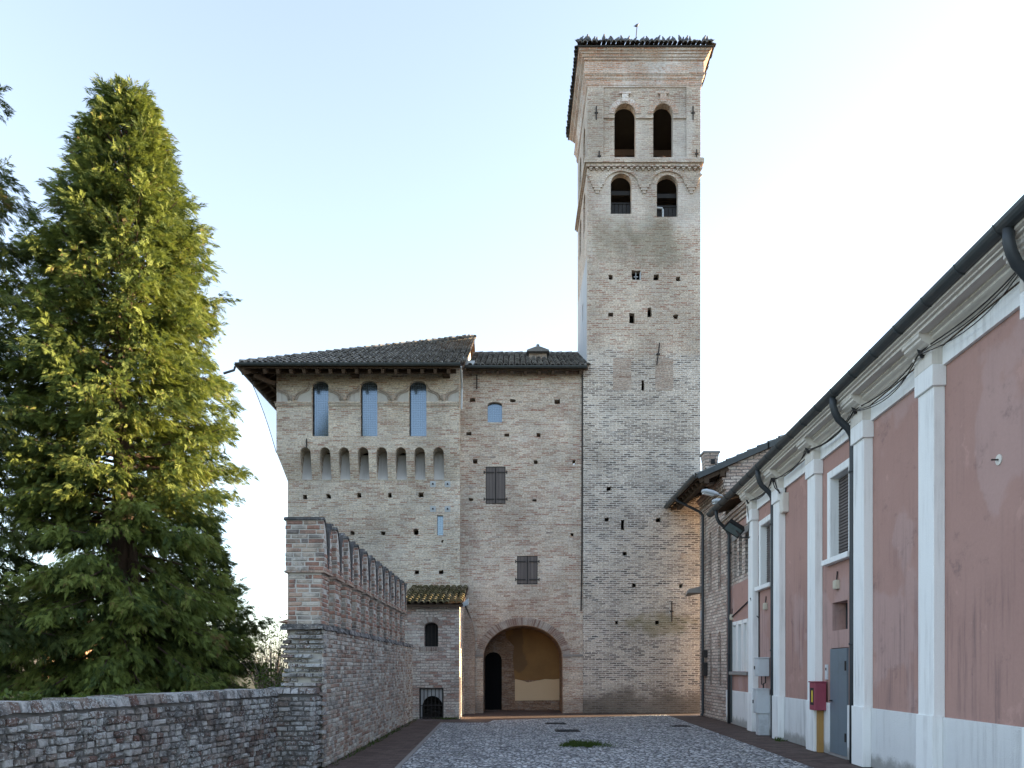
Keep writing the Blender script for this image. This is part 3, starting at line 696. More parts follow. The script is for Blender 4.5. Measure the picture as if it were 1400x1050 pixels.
g = MB(); gutter_run(g, (-1.75,ey-.09,ez+.02), (2.6,ey-.09,ez+.02), .08); g.build('gutter', M['gutter'], roof)
for i in range(9):
    x = -1.45+i*.48; q = MB(); beam(q, (x,ey+.03,ez-.17), (x,YC+.05,ez-.17+.18), .05,.06); q.build('rafter', M['wood'], roof)
q = MB(); cx, cy_ = px(735,29.6), 29.6; cz = 13.35
q.bbox(cx-.34, cx+.34, cy_-.3, cy_+.3, 12.9, 13.62); ch = q.build('chimney', M['patch'], roof)
q = MB(); q.prism([(cx-.43,13.6),(cx+.43,13.6),(cx+.41,13.66),(cx+.08,13.78),(cx-.08,13.78),(cx-.41,13.66)], XZ, cy_-.5, cy_+.5); q.lathe([(.09,0),(.1,.06),(.05,.1),(.07,.14),(.0,.19)], (cx,cy_-.3,13.77), 10); q.build('chimney_cap', M['tile'], ch)
q = MB(); q.tube([(2.475,YC-.03,11.9),(2.46,YC-.03,6),(2.43,YC-.03,3.6)], .022, 6); q.build('cable', M['iron'], cen)
for (x, y) in ((652,507),):
    q = MB(); q.tube([(px(x,YC),YC-.04,11.9),(px(x,YC),YC-.04,11.4)], .02, 6); q.build('wall_tie', M['iron'], cen)
# raking brick buttress left of the arch
b = MB(); bx0, bx1 = -1.66, px(649,26.62)
prof = [(26.62,0),(27.04,0),(27.04,3.9),(26.98,3.9),(26.85,3.5),(26.68,2.9),(26.62,2.2)]
b.prism([(bx0,0),(bx1,0),(bx1,2.75),(bx1-.06,3.1),(bx1-.18,3.5),(bx1-.4,3.85),(bx0,3.95)], XZ, 26.62, 27.048); b.build('buttress', M['patch'], cen)

# ------------------------------------------------------------------ bell tower
YT = 27.0; TX0, TX1 = 2.65, 6.62; TY1 = 31.0
tow = thing('bell_tower', 'tall slender brick bell tower with four arched belfry openings and a flaring cornice', 'tower', (4.63, 29, 0))
hol = [rhole(*h, YT) for h in [(835,379,6,6),(870,376,12,13),(897,379,7,8),(927,381,6,6),(835,430,6,6),(864,435,8,14),(888,427,5,13),(924,433,6,6),(879,527,4,14),
       (832.6,668,6,6),(829,710,6,5),(851.5,718,4,14),(900,711,6,6),(854,757,5,5),(867,800,5,5),(843,851,5,5),(898,851,5,5),(931,801,5,5)]]
up = [(840,869,217,142),(893,920,217,142)]; lo = [(835,863.5,292.5,237),(898,927,296.5,239)]
hu = [arch(px(a,YT), px(c,YT), pz(y0,YT), pz(y1,YT), .36) for a,c,y0,y1 in up]; hl = [arch(px(a,YT), px(c,YT), pz(y0,YT), pz(y1,YT), .36) for a,c,y0,y1 in lo]
b = MB(); ou = [(2.5,0),(TX1,0),(TX1,22.1),(TX0,22.1),(TX0,12.35),(2.5,12.25)]
b.slab(ou, hol+hu+hl, XZ, YT, YT+.25)
side = [arch(y-.38, y+.38, z0, z1, .36) for y in (28.2,29.8) for z0, z1 in ((19.5,21.35),(17.55,18.95))]
b.slab(rect(27.25,TY1,0,22.1), side, lambda u,v,w:(w,u,v), TX1, TX1-.3)
b.slab([(TX0+.3,0),(TX1-.3,0),(TX1-.3,22.1),(TX0+.3,22.1)], [], lambda u,v,w:(u,w,v), TY1-.5, TY1)
b.build('wall', M['tower'], tow)
b = MB(); b.slab(rect(27.25,TY1,0,16.2), [rect(28.6,28.9,14.6,15.2)], lambda u,v,w:(w,u,v), TX0, TX0+.3); b.build('side_wall', M['grey_plaster'], tow)
b = MB(); b.slab(rect(27.25,TY1,16.2,22.1), side, lambda u,v,w:(w,u,v), TX0, TX0+.3); b.build('side_wall', M['tower'], tow)
for z in (8, 17.0, 19.2, 22.0): b = MB(); b.box(TX0+.301, TX1-.301, 27.251, TY1-.501, z, z+.12); b.build('floor', M['dark'], tow)
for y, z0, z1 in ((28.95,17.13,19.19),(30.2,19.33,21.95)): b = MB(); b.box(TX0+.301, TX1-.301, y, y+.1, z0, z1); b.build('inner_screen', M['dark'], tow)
def square_ring(mb, x0, x1, y0, y1, prof):
    cs = []
    for (o, z) in prof: cs.append([(x0-o,y0-o,z),(x1+o,y0-o,z),(x1+o,y1+o,z),(x0-o,y1+o,z)])
    vs = [p for r in cs for p in r]; fs = []
    for i in range(len(prof)-1):
        for k in range(4):
            j = (k+1)%4; fs.append((i*4+k,i*4+j,i*4+4+j,i*4+4+k))
    mb.add(vs, fs)
b = MB(); square_ring(b, TX0,TX1,YT,TY1, [(-.01,21.98),(.03,21.99),(.03,22.04),(.05,22.06),(.05,22.15),(.045,22.2),(.09,22.27),(.09,22.33),(.14,22.39),(.14,22.44),(.10,22.47),(.10,22.84),(.15,22.87),(.15,22.92),(.19,22.94),(.21,23.0),(.25,23.02),(.25,23.06),(.3,23.09),(.33,23.14),(.34,23.135),(.34,23.137),(-.1,23.138)])
b.build('cornice', M['cornice'], tow)
# belfry : corner lesenes, imposts, hood brackets, ledge with zigzag teeth, blind arches
b = MB(); zl = pz(222,YT)
for (x0, x1) in ((TX0-.0,px(825,YT)),(px(938,YT),TX1)): b.box(x0, x1, YT-.045, YT-.001, zl+.1, 21.985)
for (x0, x1) in ((px(825,YT)+.002,px(840,YT)),(px(869,YT),px(893,YT)),(px(920,YT),px(938,YT)-.002)): b.box(x0, x1, YT-.05, YT-.002, pz(163,YT), pz(159,YT))
b.build('pilaster', M['tower'], tow)
for (a, c, y0, y1) in up:
    m = (px(a,YT)+px(c,YT))/2; ra = (px(c,YT)-px(a,YT))/2; zs = pz(y1,YT)-.36; q = MB(); N = 18
    for i in range(N):
        t0 = math.pi*(i+.06)/N; t1 = math.pi*(i+.94)/N; P = lambda t, e, w: (m+(ra+e)*math.cos(t), w, zs+(.36+e)*math.sin(t)); w0 = YT-.03
        q.hexa([P(t1,.003,YT+.05),P(t0,.003,YT+.05),P(t0,.003,w0),P(t1,.003,w0),P(t1,.19,YT+.05),P(t0,.19,YT+.05),P(t0,.19,w0),P(t1,.19,w0)])
    q.box(m-.11, m+.11, YT-.06, YT-.032, zs+.4, zs+.68); q.box(m-.2, m+.2, YT-.07, YT-.032, zs+.68, zs+.74)
    q.build('arch_ring', M['cornice'], tow)
b = MB(); square_ring(b, TX0,TX1,YT,TY1, [(-.01,zl-.15),(.05,zl-.15),(.05,zl-.06),(.11,zl-.06),(.11,zl+.08),(.06,zl+.14),(-.01,zl+.16)])
for i in range(20):
    x = TX0-.03+i*.203
    b.box(x, x+.1, YT-.1, YT-.001, zl-.2, zl-.151); b.box(x+.1, x+.203, YT-.075, YT-.001, zl-.255, zl-.201); b.box(x+.125, x+.178, YT-.06, YT-.001, zl-.3, zl-.256)
b.build('ledge', M['tower'], tow)
b = MB(); cons = [816.5, 880.5, 945]; zc = pz(262,YT)
cent = [px(849.3,YT), px(912.5,YT)]; ro = px(880.5,YT)-px(849.3,YT)-.1
def blind(m, a0, a1):
    N = int(abs(a1-a0)/math.pi*24)
    for i in range(N):
        t0 = a0+(a1-a0)*(i+.05)/N; t1 = a0+(a1-a0)*(i+.95)/N
        P = lambda t, e, w: (m+e*math.cos(t), w, zc+.22+e*.78*math.sin(t))
        b.hexa([P(t1,ro-.1,YT-.001),P(t0,ro-.1,YT-.001),P(t0,ro-.1,YT-.055),P(t1,ro-.1,YT-.055),P(t1,ro+.02,YT-.001),P(t0,ro+.02,YT-.001),P(t0,ro+.02,YT-.055),P(t1,ro+.02,YT-.055)])
for m in cent: blind(m, 0, math.pi)
blind(px(785,YT)+0, 0, math.acos((TX0-px(785,YT))/ro) if TX0-px(785,YT) < ro else .1); blind(px(976.5,YT), math.pi-math.acos((px(976.5,YT)-TX1)/ro), math.pi)
for c in cons:
    x = px(c,YT)
    for (hw, z0, z1, o) in ((.17,zc+.12,zc+.24,.06),(.11,zc+.02,zc+.12,.05),(.06,zc-.08,zc+.02,.035)): b.box(x-hw, x+hw, YT-o-.004, YT-.001, z0, z1)
b.build('blind_arcade', M['tower'], tow)
q = MB(); q.box(px(838,YT), px(863,YT), YT-.006, YT-.001, pz(533,YT), pz(490,YT)); q.build('repair_panel', M['patch'], tow)
q = MB(); q.box(px(896,YT), px(920.5,YT), YT-.006, YT-.001, pz(534,YT), pz(490,YT)); q.build('repair_panel', M['patch'], tow)
for (x, y0, y1) in ((899.5,470,500),(918,822,850),(815,147,165),(947,147,165),(819,208,222),(952,206,218)):
    q = MB(); X = px(x,YT); dx = .05 if y0 == 470 else 0; q.tube([(X+dx,YT-.06,pz(y0,YT)),(X,YT-.07,(pz(y0,YT)+pz(y1,YT))/2),(X-dx,YT-.06,pz(y1,YT))], .022, 6); q.box(X-.06,X+.06,YT-.075,YT-.002,(pz(y0,YT)+pz(y1,YT))/2-.02,(pz(y0,YT)+pz(y1,YT))/2+.02); q.build('wall_tie', M['iron'], tow)
q = MB(); X, Z = px(933,YT), pz(760,YT); q.tube([(X,YT-.03,Z),(X,YT-.001,Z)], .1, 12); q.build('plug', M['patch'], tow)
# lower openings : boarded parapets, rail and bars
for (a, c, y0, y1) in lo:
    q = MB(); x0, x1 = px(a,YT)+.01, px(c,YT)-.01; z0 = pz(y0,YT)
    for i in range(5): q.box(x0+i*(x1-x0)/5+.008, x0+(i+1)*(x1-x0)/5-.008, YT+.2, YT+.23, z0+.01, z0+.5)
    q.box(x0, x1, YT+.17, YT+.199, z0+.46, z0+.5); q.box(x0, x1, YT+.31, YT+.35, z0+.85, z0+1.0); q.build('boarding', M['dark'], tow)
q = MB(); x = px(903,YT); z0 = pz(296,YT); q.tube([(x-.15,YT+.12,z0+.38),(x+.08,YT+.12,z0+.36),(x+.11,YT+.12,z0+.28),(x+.11,YT+.12,z0+.02)], .035, 8); q.build('vent_pipe', M['lead'], tow)
q = MB(); q.box(px(870,YT)-.012, px(870,YT)+.012, YT+.1, YT+.13, pz(382,YT), pz(370,YT)); q.box(px(867,YT), px(873,YT), YT+.1, YT+.13, pz(377,YT), pz(376,YT)); q.box(px(875,YT), px(876,YT), YT-.01, YT+.13, pz(382.5,YT), pz(372,YT)); q.build('window_bar', M['lead'], tow)
# roof
rf = MB(); ap = (4.635,29,24.2); o = .37; ze = 23.19
q4 = [(TX0-o,YT-o),(TX1+o,YT-o),(TX1+o,TY1+o),(TX0-o,TY1+o)]
rf.add([(x,y,ze) for x,y in q4]+[(x,y,ze-.045) for x,y in q4]+[ap], [(0,1,8),(1,2,8),(2,3,8),(3,0,8),(0,4,5,1),(1,5,6,2),(2,6,7,3),(3,7,4,0),(7,6,5,4)])
roof = rf.build('roof', M['deck'], tow)
tl = MB(); hw = (TX1-TX0)/2+o; sl2 = (24.2-ze)/hw; ln = math.hypot(hw, 24.2-ze)
for (O, U, V) in (((TX0-o,YT-o-.05,ze),(1,0,0),(0,1,sl2)),((TX1+o+.05,YT-o,ze),(0,1,0),(-1,0,sl2)),((TX1+o,TY1+o+.05,ze),(-1,0,0),(0,-1,sl2)),((TX0-o-.05,TY1+o,ze),(0,-1,0),(1,0,sl2))):
    tiles(tl, O, U, V, 2*hw, ln, lambda u, v: v/ln*hw < min(u, 2*hw-u)+.1, seed=int(O[0]*7), pitch=.165, r=.075)
tl.build('roof_tiles', M['tile'], roof)
q = MB(); q.tube([(4.62,28.9,24.1),(4.64,28.9,25.0),(4.7,28.9,25.68)], .016, 6); q.build('finial_rod', M['iron'], roof)
# bells
M['bronze'] = paint_mat('bell_bronze', (.16,.10,.07), .5, .6)
def bell(x, y, z, r, lab):
    t_ = thing('church_bell', lab, 'bell', (x,y,z), 'bells in the belfry'); q = MB()
    q.lathe([(r,0),(r*.97,.06),(r*.8,.25*r*2),(r*.66,.75*r),(r*.58,1.15*r),(r*.5,1.4*r),(r*.25,1.55*r),(.04,1.6*r)], (x,y,z), 20); q.build('bell_body', M['bronze'], t_, True)
    q = MB(); q.box(x-r*1.15, x+r*1.15, y-.1, y+.1, z+1.58*r, z+1.58*r+.22); q.build('headstock', M['wood'], t_)
    q = MB(); q.tube([(x,y,z+1.2*r),(x,y,z-.08)], [.02,.05], 8); q.build('clapper', M['iron'], t_)
bell(px(853,28), 28.3, 19.75, .42, 'dark bronze bell hanging in the upper left belfry opening')
bell(px(905,28), 28.3, 19.6, .5, 'larger reddish bronze bell hanging in the upper right belfry opening')
# ------------------------------------------------------------------ gatehouse against the castle block
YG = 24.0; GX0, GX1 = -3.42, -1.65
gate = thing('gatehouse', 'small brick gatehouse with a mossy tiled lean-to roof beside the crenellated wall', 'gatehouse', (-2.5, 25.3, 0))
gw = arch(px(580,YG), px(599,YG), pz(884,YG), pz(851,YG), .14, 8)
ga = rect(px(573,YG), px(606.5,YG), 0.0, pz(940.5,YG))
b = MB(); b.slab([(GX0,0),(ga[0][0],0),(ga[0][0],ga[2][1]),(ga[1][0],ga[2][1]),(ga[1][0],0),(GX1,0),(GX1,3.52),(GX0,3.52)], [gw], XZ, YG, YG+.35)
b.prism([(YG+.35,0),(26.99,0),(26.99,4.45),(YG+.35,3.62)], lambda u,v,w:(w,u,v), GX1-.35, GX1)
b.prism([(YG+.35,0),(26.99,0),(26.99,4.45),(YG+.35,3.62)], lambda u,v,w:(w,u,v), GX0, GX0+.35)
b.build('wall', M['guard'], gate)
b = MB(); x0, x1 = gw[0][0], gw[1][0]; m = (x0+x1)/2; N = 13; zs = gw[2][1]
for i in range(N):
    t0 = R(150)-R(120)*(i+.05)/N; t1 = R(150)-R(120)*(i+.95)/N; P = lambda t, e, w: (m+(.27+e)*math.cos(t), w, zs-.13+(.28+e)*math.sin(t))
    b.hexa([P(t0,.005,YG+.05),P(t1,.005,YG+.05),P(t1,.005,YG-.012),P(t0,.005,YG-.012),P(t0,.17,YG+.05),P(t1,.17,YG+.05),P(t1,.17,YG-.012),P(t0,.17,YG-.012)])
b.build('window_arch', M['arch_brick'], gate)
b = MB()
for i in range(11): b.box(x0-.17+i*.072, x0-.108+i*.072, YG-.014, YG-.001, gw[0][1]-.15, gw[0][1]-.012)
b.build('window_sill', M['arch_brick'], gate)
b = MB(); b.box(x0-.05, x1+.05, YG+.3, YG+.34, gw[0][1]-.05, gw[4][1]+.2); wnd = b.build('window', M['dark'], gate)
b = MB()
for i in range(3): x = x0+.1+i*.12; b.tube([(x,YG+.15,gw[0][1]),(x,YG+.15,gw[4][1]+.1)], .012, 6)
b.build('bar', M['iron'], wnd)
# low barred culvert arch at the foot
ax0, ax1 = ga[0][0], ga[1][0]; b = MB()
arc = arch(ax0+.07, ax1-.03, -.01, .72, .38, 12)
b.slab([(ax0,0),(arc[0][0],0),(arc[-1][0],arc[-1][1])]+arc[-2:2:-1]+[(arc[2][0],arc[2][1]),(arc[1][0],0),(ax1,0),(ax1,ga[2][1]),(ax0,ga[2][1])], [], XZ, YG+.12, YG+.3)
b.build('culvert_wall', M['grey_plaster'], gate)
b = MB()
for k in range(5):
    pts = [(ax0+.1+(ax1-ax0-.14)*i/12, YG+.5+.07*k, .1+k*.13+.09*math.sin(math.pi*i/12)) for i in range(13)]; b.tube(pts, .032, 6)
b.box(ax0, ax1, YG+.9, YG+.95, 0, .9); b.build('culvert_steps', M['iron'], gate)
b = MB()
for i in range(7): x = ax0+.03+i*(ax1-ax0-.06)/6; b.tube([(x,YG+.06,0.01),(x,YG+.06,ga[2][1]-.02)], .011 if i not in (0,6) else .02, 6)
for z in (.05, .42, ga[2][1]-.03): b.tube([(ax0+.01,YG+.06,z),(ax1-.01,YG+.06,z)], .014, 6)
b.build('grate', M['iron'], gate)
b = MB(); ge, gz = YG-.22, 3.55; gs = (4.42-3.55)/(26.95-ge)
b.add([(GX0-.08,ge,gz),(GX1+.12,ge,gz),(GX1+.12,26.97,gz+gs*(26.97-ge)),(GX0-.08,26.97,gz+gs*(26.97-ge)),(GX0-.08,ge,gz-.07),(GX1+.12,ge,gz-.07),(GX1+.12,26.97,gz-.07+gs*(26.97-ge)),(GX0-.08,26.97,gz-.07+gs*(26.97-ge))],
      [(0,1,2,3),(7,6,5,4),(0,4,5,1),(1,5,6,2),(3,7,4,0)]); roof = b.build('roof', M['wood'], gate)
tl = MB(); tiles(tl, (GX0-.08,ge-.05,gz+.005), (1,0,0), (0,1,gs), 2.0, 3.2, lambda u, v: u < 1.98, seed=5, pitch=.197, row=.33, r=.085); tl.build('roof_tiles', M['moss_tile'], roof)
fl = thing('floodlight', 'small white floodlight on the corner of the gatehouse eave', 'floodlight', (-1.5, 24.2, 3.4))
b = MB(); X, Z = px(636.5,YG), pz(826,YG); b.hexa([(X-.1,23.95,Z-.1),(X+.1,23.9,Z-.02),(X+.1,24.1,Z+.02),(X-.1,24.12,Z-.06),(X-.1,23.95,Z+.02),(X+.1,23.9,Z+.16),(X+.1,24.1,Z+.2),(X-.1,24.12,Z+.06)]); b.build('lamp_housing', M['lead'], fl)
b = MB(); b.tube([(X-.08,24.05,Z-.02),(GX1+.0,24.1,Z-.05)], .02, 6); b.build('bracket', M['iron'], fl)
b = MB(); b.tube([(GX1+.03,YG+.02,0.0),(GX1+.03,YG+.02,1.3)], .02, 6); b.tube([(GX1+.05,YG+.05,2.2),(GX1+.05,YG+.05,3.5)], .018, 6); b.build('downpipe', M['lead'], gate)

# ------------------------------------------------------------------ crenellated wall
WX = -3.0; WY0, WY1 = 12.35, 23.35; WT = 2.29; WL = -3.62
cw = thing('crenellated_wall', 'long brick wall with a row of swallowtail merlons leading back to the gatehouse', 'wall', (-3.3, 17.8, 0))
q = random.Random(21)
b = MB(); b.box(WL+.03, WX-.03, WY0+.02, WY1, 0, WT-.05); b.build('wall_core', M['mortar'], cw)
b = MB(); bricks(b, (WX-.012, WY0-.06, 0.0), (0,1,0), (0,0,1), (1,0,0), WY1-WY0+.06, WT-.06, ch=.074, bl=.25, joint=.014, prot=.006, jit=.006, r=q)
bricks(b, (WL+.012, WY1, 0.0), (0,-1,0), (0,0,1), (-1,0,0), WY1-WY0, WT-.06, ch=.074, bl=.25, joint=.014, prot=.006, jit=.006, r=q)
b.build('brick_face', M['old_brick'], cw)
# ragged toothed end of the wall towards the camera
b = MB()
for k in range(30):
    z0 = k*.076; u = WL-.06+q.uniform(-.02,.02); od = k%2
    if z0 > 2.25: break
    while u < WX-.03:
        l = q.uniform(.2,.27) if q.random() < .6 else q.uniform(.1,.15); e = min(u+l, WX-.0+q.uniform(-.01,.01))
        pr = q.uniform(.0,.05)+(.07 if od else 0)+(.05 if z0 > 1.95 else 0)
        if q.random() < .93 and e-u > .04:
            j = lambda: q.uniform(-.012,.012)
            c = .014
            y0 = WY0-pr; A = [(u+j(),WY0+.1,z0+.008),(e-.014+j(),WY0+.1,z0+.008),(e-.014,WY0+.1,z0+.066),(u,WY0+.1,z0+.066),
                 (u+j(),y0+c,z0+.008+abs(j())),(e-.014+j(),y0+c,z0+.008+abs(j())),(e-.014,y0+c,z0+.066),(u,y0+c,z0+.066+j()*.3),
                 (u+c*1.5,y0+j(),z0+.02),(e-.014-c*1.5,y0+j(),z0+.02),(e-.014-c*1.5,y0+j(),z0+.056),(u+c*1.5,y0+j(),z0+.056)]
            b.add(A, [(0,1,5,4),(1,2,6,5),(2,3,7,6),(3,0,4,7),(4,5,9,8),(5,6,10,9),(6,7,11,10),(7,4,8,11),(8,9,10,11)])
        u = e
b.build('wall_end', M['rubble'], cw)
M['ledge'] = loose_brick_mat('lichened_ledge', [(0,(.10,.095,.09)),(.5,(.18,.17,.165)),(1,(.27,.25,.24))], lichen=.8, dark=.8, bump=.9)
b = MB(); n = 46     # weathered ledge under the merlons
for k in range(n):
    y0 = WY0-.13+k*(WY1-WY0+.1)/n; y1 = y0+(WY1-WY0+.1)/n-.012
    for (x0, x1) in ((WL-.07,-3.31),(-3.30,WX+.012)):
        j = lambda: q.uniform(-.018,.018)
        b.hexa([(x0+j(),y0,WT-.075+j()),(x1+j(),y0,WT-.075+j()),(x1+j(),y1,WT-.075+j()),(x0+j(),y1,WT-.075+j()),(x0+.02+j(),y0,WT+.012+j()*.5),(x1-.03+j(),y0,WT+.012+j()),(x1-.03+j(),y1,WT+.012+j()),(x0+.02+j(),y1,WT+.012+j()*.5)])
b.build('ledge', M['ledge'], cw)
# one merlon, built brick by brick, then copied along the wall
ML, MH, MD = .51, 1.68, .76; mz = WT
def mprof(n=8, grow=0.):
    pts = []
    for k in range(n+1):
        t_ = R(90)*k/n; pts.append(((ML/2)*math.sin(t_), MH+grow-MD*(1-math.cos(t_))))
    return pts+[(ML-y, z) for y, z in pts[-2::-1]]
TOP = mprof()
def ztop(y):
    y = min(max(y,0),ML); y = min(y, ML-y); return MH-MD*(1-math.sqrt(max(0,1-(y/(ML/2))**2)))
mo = thing('merlon', 'x', 'x', (0,0,0)); del mo['label'], mo['category']
b = MB(); x0, x1 = WL+.04, WX-.04
b.prism([(.01,0),(ML-.01,0),(ML-.01,.86)]+[(.01,.86)], lambda u,v,w:(w,u,v), x0+.012, x1-.012)
b.slab([(-.02,.86),(ML+.02,.86)]+[(u if 0 < u < ML else u+(.02 if u >= ML else -.02), v-.01) for u, v in TOP[::-1]], [], lambda u,v,w:(w,u,v), x0-.03, x1+.03)
core = b.build('merlon_core', M['mortar'], mo)
b = MB(); q = random.Random(5)
kw = dict(ch=.073, joint=.013, prot=.004, jit=.004, r=q)
bricks(b, (x0,.0,0), (1,0,0), (0,0,1), (0,-1,0), x1-x0, .86, bl=.25, **kw); bricks(b, (x1,ML,0), (-1,0,0), (0,0,1), (0,1,0), x1-x0, .86, bl=.25, **kw)
hole = lambda u, v, w: not (.2 < u < .36 and .5 < v < .6)
bricks(b, (x1,0,0), (0,1,0), (0,0,1), (1,0,0), ML, .86, bl=.25, keep=hole, **kw); bricks(b, (x0,ML,0), (0,-1,0), (0,0,1), (-1,0,0), ML, .86, bl=.25, **kw)
bricks(b, (x0-.04,-.03,.86), (1,0,0), (0,0,1), (0,-1,0), x1-x0+.08, MH-.86, bl=.25, **kw); bricks(b, (x1+.04,ML+.03,.86), (-1,0,0), (0,0,1), (0,1,0), x1-x0+.08, MH-.86, bl=.25, **kw)
kp = lambda u, v, w: v+.86+.03 < min(ztop(u-w/2), ztop(u+w/2))
bricks(b, (x1+.04,0,.86), (0,1,0), (0,0,1), (1,0,0), ML, MH-.86, bl=.2, keep=kp, **kw); bricks(b, (x0-.04,ML,.86), (0,-1,0), (0,0,1), (-1,0,0), ML, MH-.86, bl=.2, keep=kp, **kw)
b.build('merlon_bricks', M['merlon_brick'], mo)
b = MB(); top = TOP; rings = []
for i, (y, z) in enumerate(top):
    a = top[max(i-1,0)]; c = top[min(i+1,len(top)-1)]; d = Vector((c[0]-a[0], c[1]-a[1])).normalized(); nn = Vector((-d.y, d.x))
    if nn.y < 0: nn = -nn
    tk = .032+q.uniform(-.008,.010); o = .022+q.uniform(-.006,.010); yy = y+(-.05 if i == 0 else .05 if i == len(top)-1 else 0)
    rings.append([(x0-.03-o,yy-nn.x*.02,z-.01),(x1+.03+o,yy-nn.x*.02,z-.01),(x1+.03+o-.01,yy+nn.x*tk,z+nn.y*tk+.005),(x0-.03-o+.01,yy+nn.x*tk,z+nn.y*tk+.005)])
b.loft(rings); b.build('coping', M['coping'], mo)
b = MB(); b.box(x0-.05, x1+.05, -.045, ML+.045, .83, .862); b.build('string_course', M['merlon_brick'], mo)
mo.parent = cw
pitch = .905
for i in range(11):
    loc = Vector((0, WY0-.07+i*pitch, mz))-Vector(cw['_base'])
    if i == 0: mo.location = loc
    else: dup(mo, loc, cw)

# ------------------------------------------------------------------ low wall along the moat side
M['joint'] = plaster_mat('eroded_joint', (.10,.097,.092), (.19,.185,.18), bscale=30, rough_bump=.6)
lw = thing('low_wall', 'low weathered brick wall with pale lichen in front of the conifers', 'wall', (-4.2, 9, 0))
A = Vector((-5.75,1.0,0)); Bq = Vector((-3.62,11.95,0)); d = (Bq-A).normalized(); nrm = Vector((d.y,-d.x,0)); L = (Bq-A).length; H = 1.275; T = .5
b = MB(); i0 = A-nrm*.035; i1 = Bq-nrm*.035; o0 = A-nrm*T; o1 = Bq-nrm*T
b.hexa([i0,i1,o1,o0]+[p+Vector((0,0,H-.05)) for p in (i0,i1,o1,o0)]); b.build('wall_core', M['joint'], lw)
q = random.Random(33); b = MB()
bricks(b, A, d, (0,0,1), nrm, L, H-.06, ch=.076, bl=.135, joint=.012, prot=.012, jit=.013, dep=.06, r=q)
b.build('brick_face', M['rubble'], lw)
b = MB(); n = int(L/.125)
for k in range(n):      # soldier course on the top
    a = A+d*(k*L/n); c = A+d*((k+1)*L/n-.016); j = lambda: Vector((q.uniform(-.01,.01), q.uniform(-.01,.01), q.uniform(-.009,.009))); e = q.uniform(-.01,.025)
    z0, z1 = Vector((0,0,H-.1)), Vector((0,0,H+q.uniform(-.012,.012))); tt = .03
    b.hexa([a+nrm*e+z0+j(), c+nrm*e+z0+j(), c-nrm*T+z0, a-nrm*T+z0, a+nrm*(e-tt)+z1+j()+d*.012, c+nrm*(e-tt)+z1+j()-d*.012, c-nrm*(T-.02)+z1, a-nrm*(T-.02)+z1])
b.build('coping', M['rubble'], lw)
b = MB(); b.box(-3.85, -3.10, 11.935, WY0+.1, 0, 1.2); 
b.build('pier_core', M['joint'], lw)
b = MB(); bricks(b, (-3.88,11.9,0), (1,0,0), (0,0,1), (0,-1,0), .82, 1.22, ch=.077, bl=.22, joint=.018, prot=.012, jit=.01, dep=.06, r=q)
bricks(b, (-3.07,11.9,0), (0,1,0), (0,0,1), (1,0,0), .5, 1.22, ch=.077, bl=.22, joint=.018, prot=.012, jit=.01, dep=.06, r=q)
for k in range(7):
    j = lambda: q.uniform(-.015,.015); xa = -3.9+k*.12; b.hexa([(xa,11.86+j(),1.2),(xa+.11,11.86+j(),1.2),(xa+.11,12.4,1.2),(xa,12.4,1.2),(xa+.01,11.9+j(),1.28+j()),(xa+.1,11.9+j(),1.28+j()),(xa+.1,12.4,1.29),(xa+.01,12.4,1.29)])
b.build('pier_bricks', M['rubble'], lw)

# ------------------------------------------------------------------ foliage
def leaf_mat(name, a, c, trans=.35, brown=None):
    t = NT(name); at = t.n('ShaderNodeAttribute', attribute_name='tint').outputs['Fac']
    col = t.ramp(at, [(0,a),(.9,c)]+([(1,brown)] if brown else [(1,c)]))
    tr = t.n('ShaderNodeBsdfTranslucent'); t.L(t.mix(.5, col, t.mix(.5, col, (.25,.3,.02))), tr.inputs[0]); ms = t.n('ShaderNodeMixShader'); ms.inputs[0].default_value = trans
    t.done(col, None, .7, spec=.25); t.L(t.b.outputs[0], ms.inputs[1]); t.L(tr.outputs[0], ms.inputs[2]); t.L(ms.outputs[0], t.out.inputs[0]); return t.m
M['conifer'] = leaf_mat('conifer_sprays', (.042,.072,.024), (.20,.245,.055), .30, (.17,.10,.05))
M['conifer_dark'] = leaf_mat('dark_conifer_sprays', (.026,.046,.018), (.085,.11,.03), .28, (.10,.07,.035))
M['leaf'] = leaf_mat('green_leaves', (.03,.055,.012), (.10,.14,.03), .35)
M['grass'] = leaf_mat('grass_blades', (.03,.06,.012), (.07,.11,.025), .3)
t = NT('bark'); o = t.pos(); g = t.noise(t.map(o, (6,6,.9)), 2, 6, .7, .4)
M['bark'] = t.done(t.mix(g, (.045,.033,.026), (.15,.105,.08)), t.bump(g, .9, .04), .95)
M['twig'] = paint_mat('dry_twigs', (.19,.15,.12), .9)

def blades_mesh(name, P, D, W, Ln, tint, mat, parent, base):
    """P roots, D directions, W width vectors (n,3), Ln lengths -> diamond leaves"""
    n = len(P); D = D*Ln[:,None]
    v = np.empty((n,4,3)); v[:,0] = P; v[:,1] = P+D*.42+W; v[:,2] = P+D; v[:,3] = P+D*.42-W
    v = v.reshape(-1,3)-np.array(base)
    me = bpy.data.meshes.new(name); me.vertices.add(n*4); me.vertices.foreach_set('co', v.astype(np.float32).ravel())
    me.loops.add(n*4); me.loops.foreach_set('vertex_index', np.arange(n*4, dtype=np.int32))
    me.polygons.add(n); me.polygons.foreach_set('loop_start', np.arange(0,n*4,4, dtype=np.int32)); me.polygons.foreach_set('loop_total', np.full(n,4,dtype=np.int32))
    at = me.attributes.new('tint', 'FLOAT', 'FACE'); at.data.foreach_set('value', tint.astype(np.float32))
    me.update(); me.validate(); me.materials.append(mat)
    o = bpy.data.objects.new(name, me); SC.collection.objects.link(o); o.parent = parent; return o
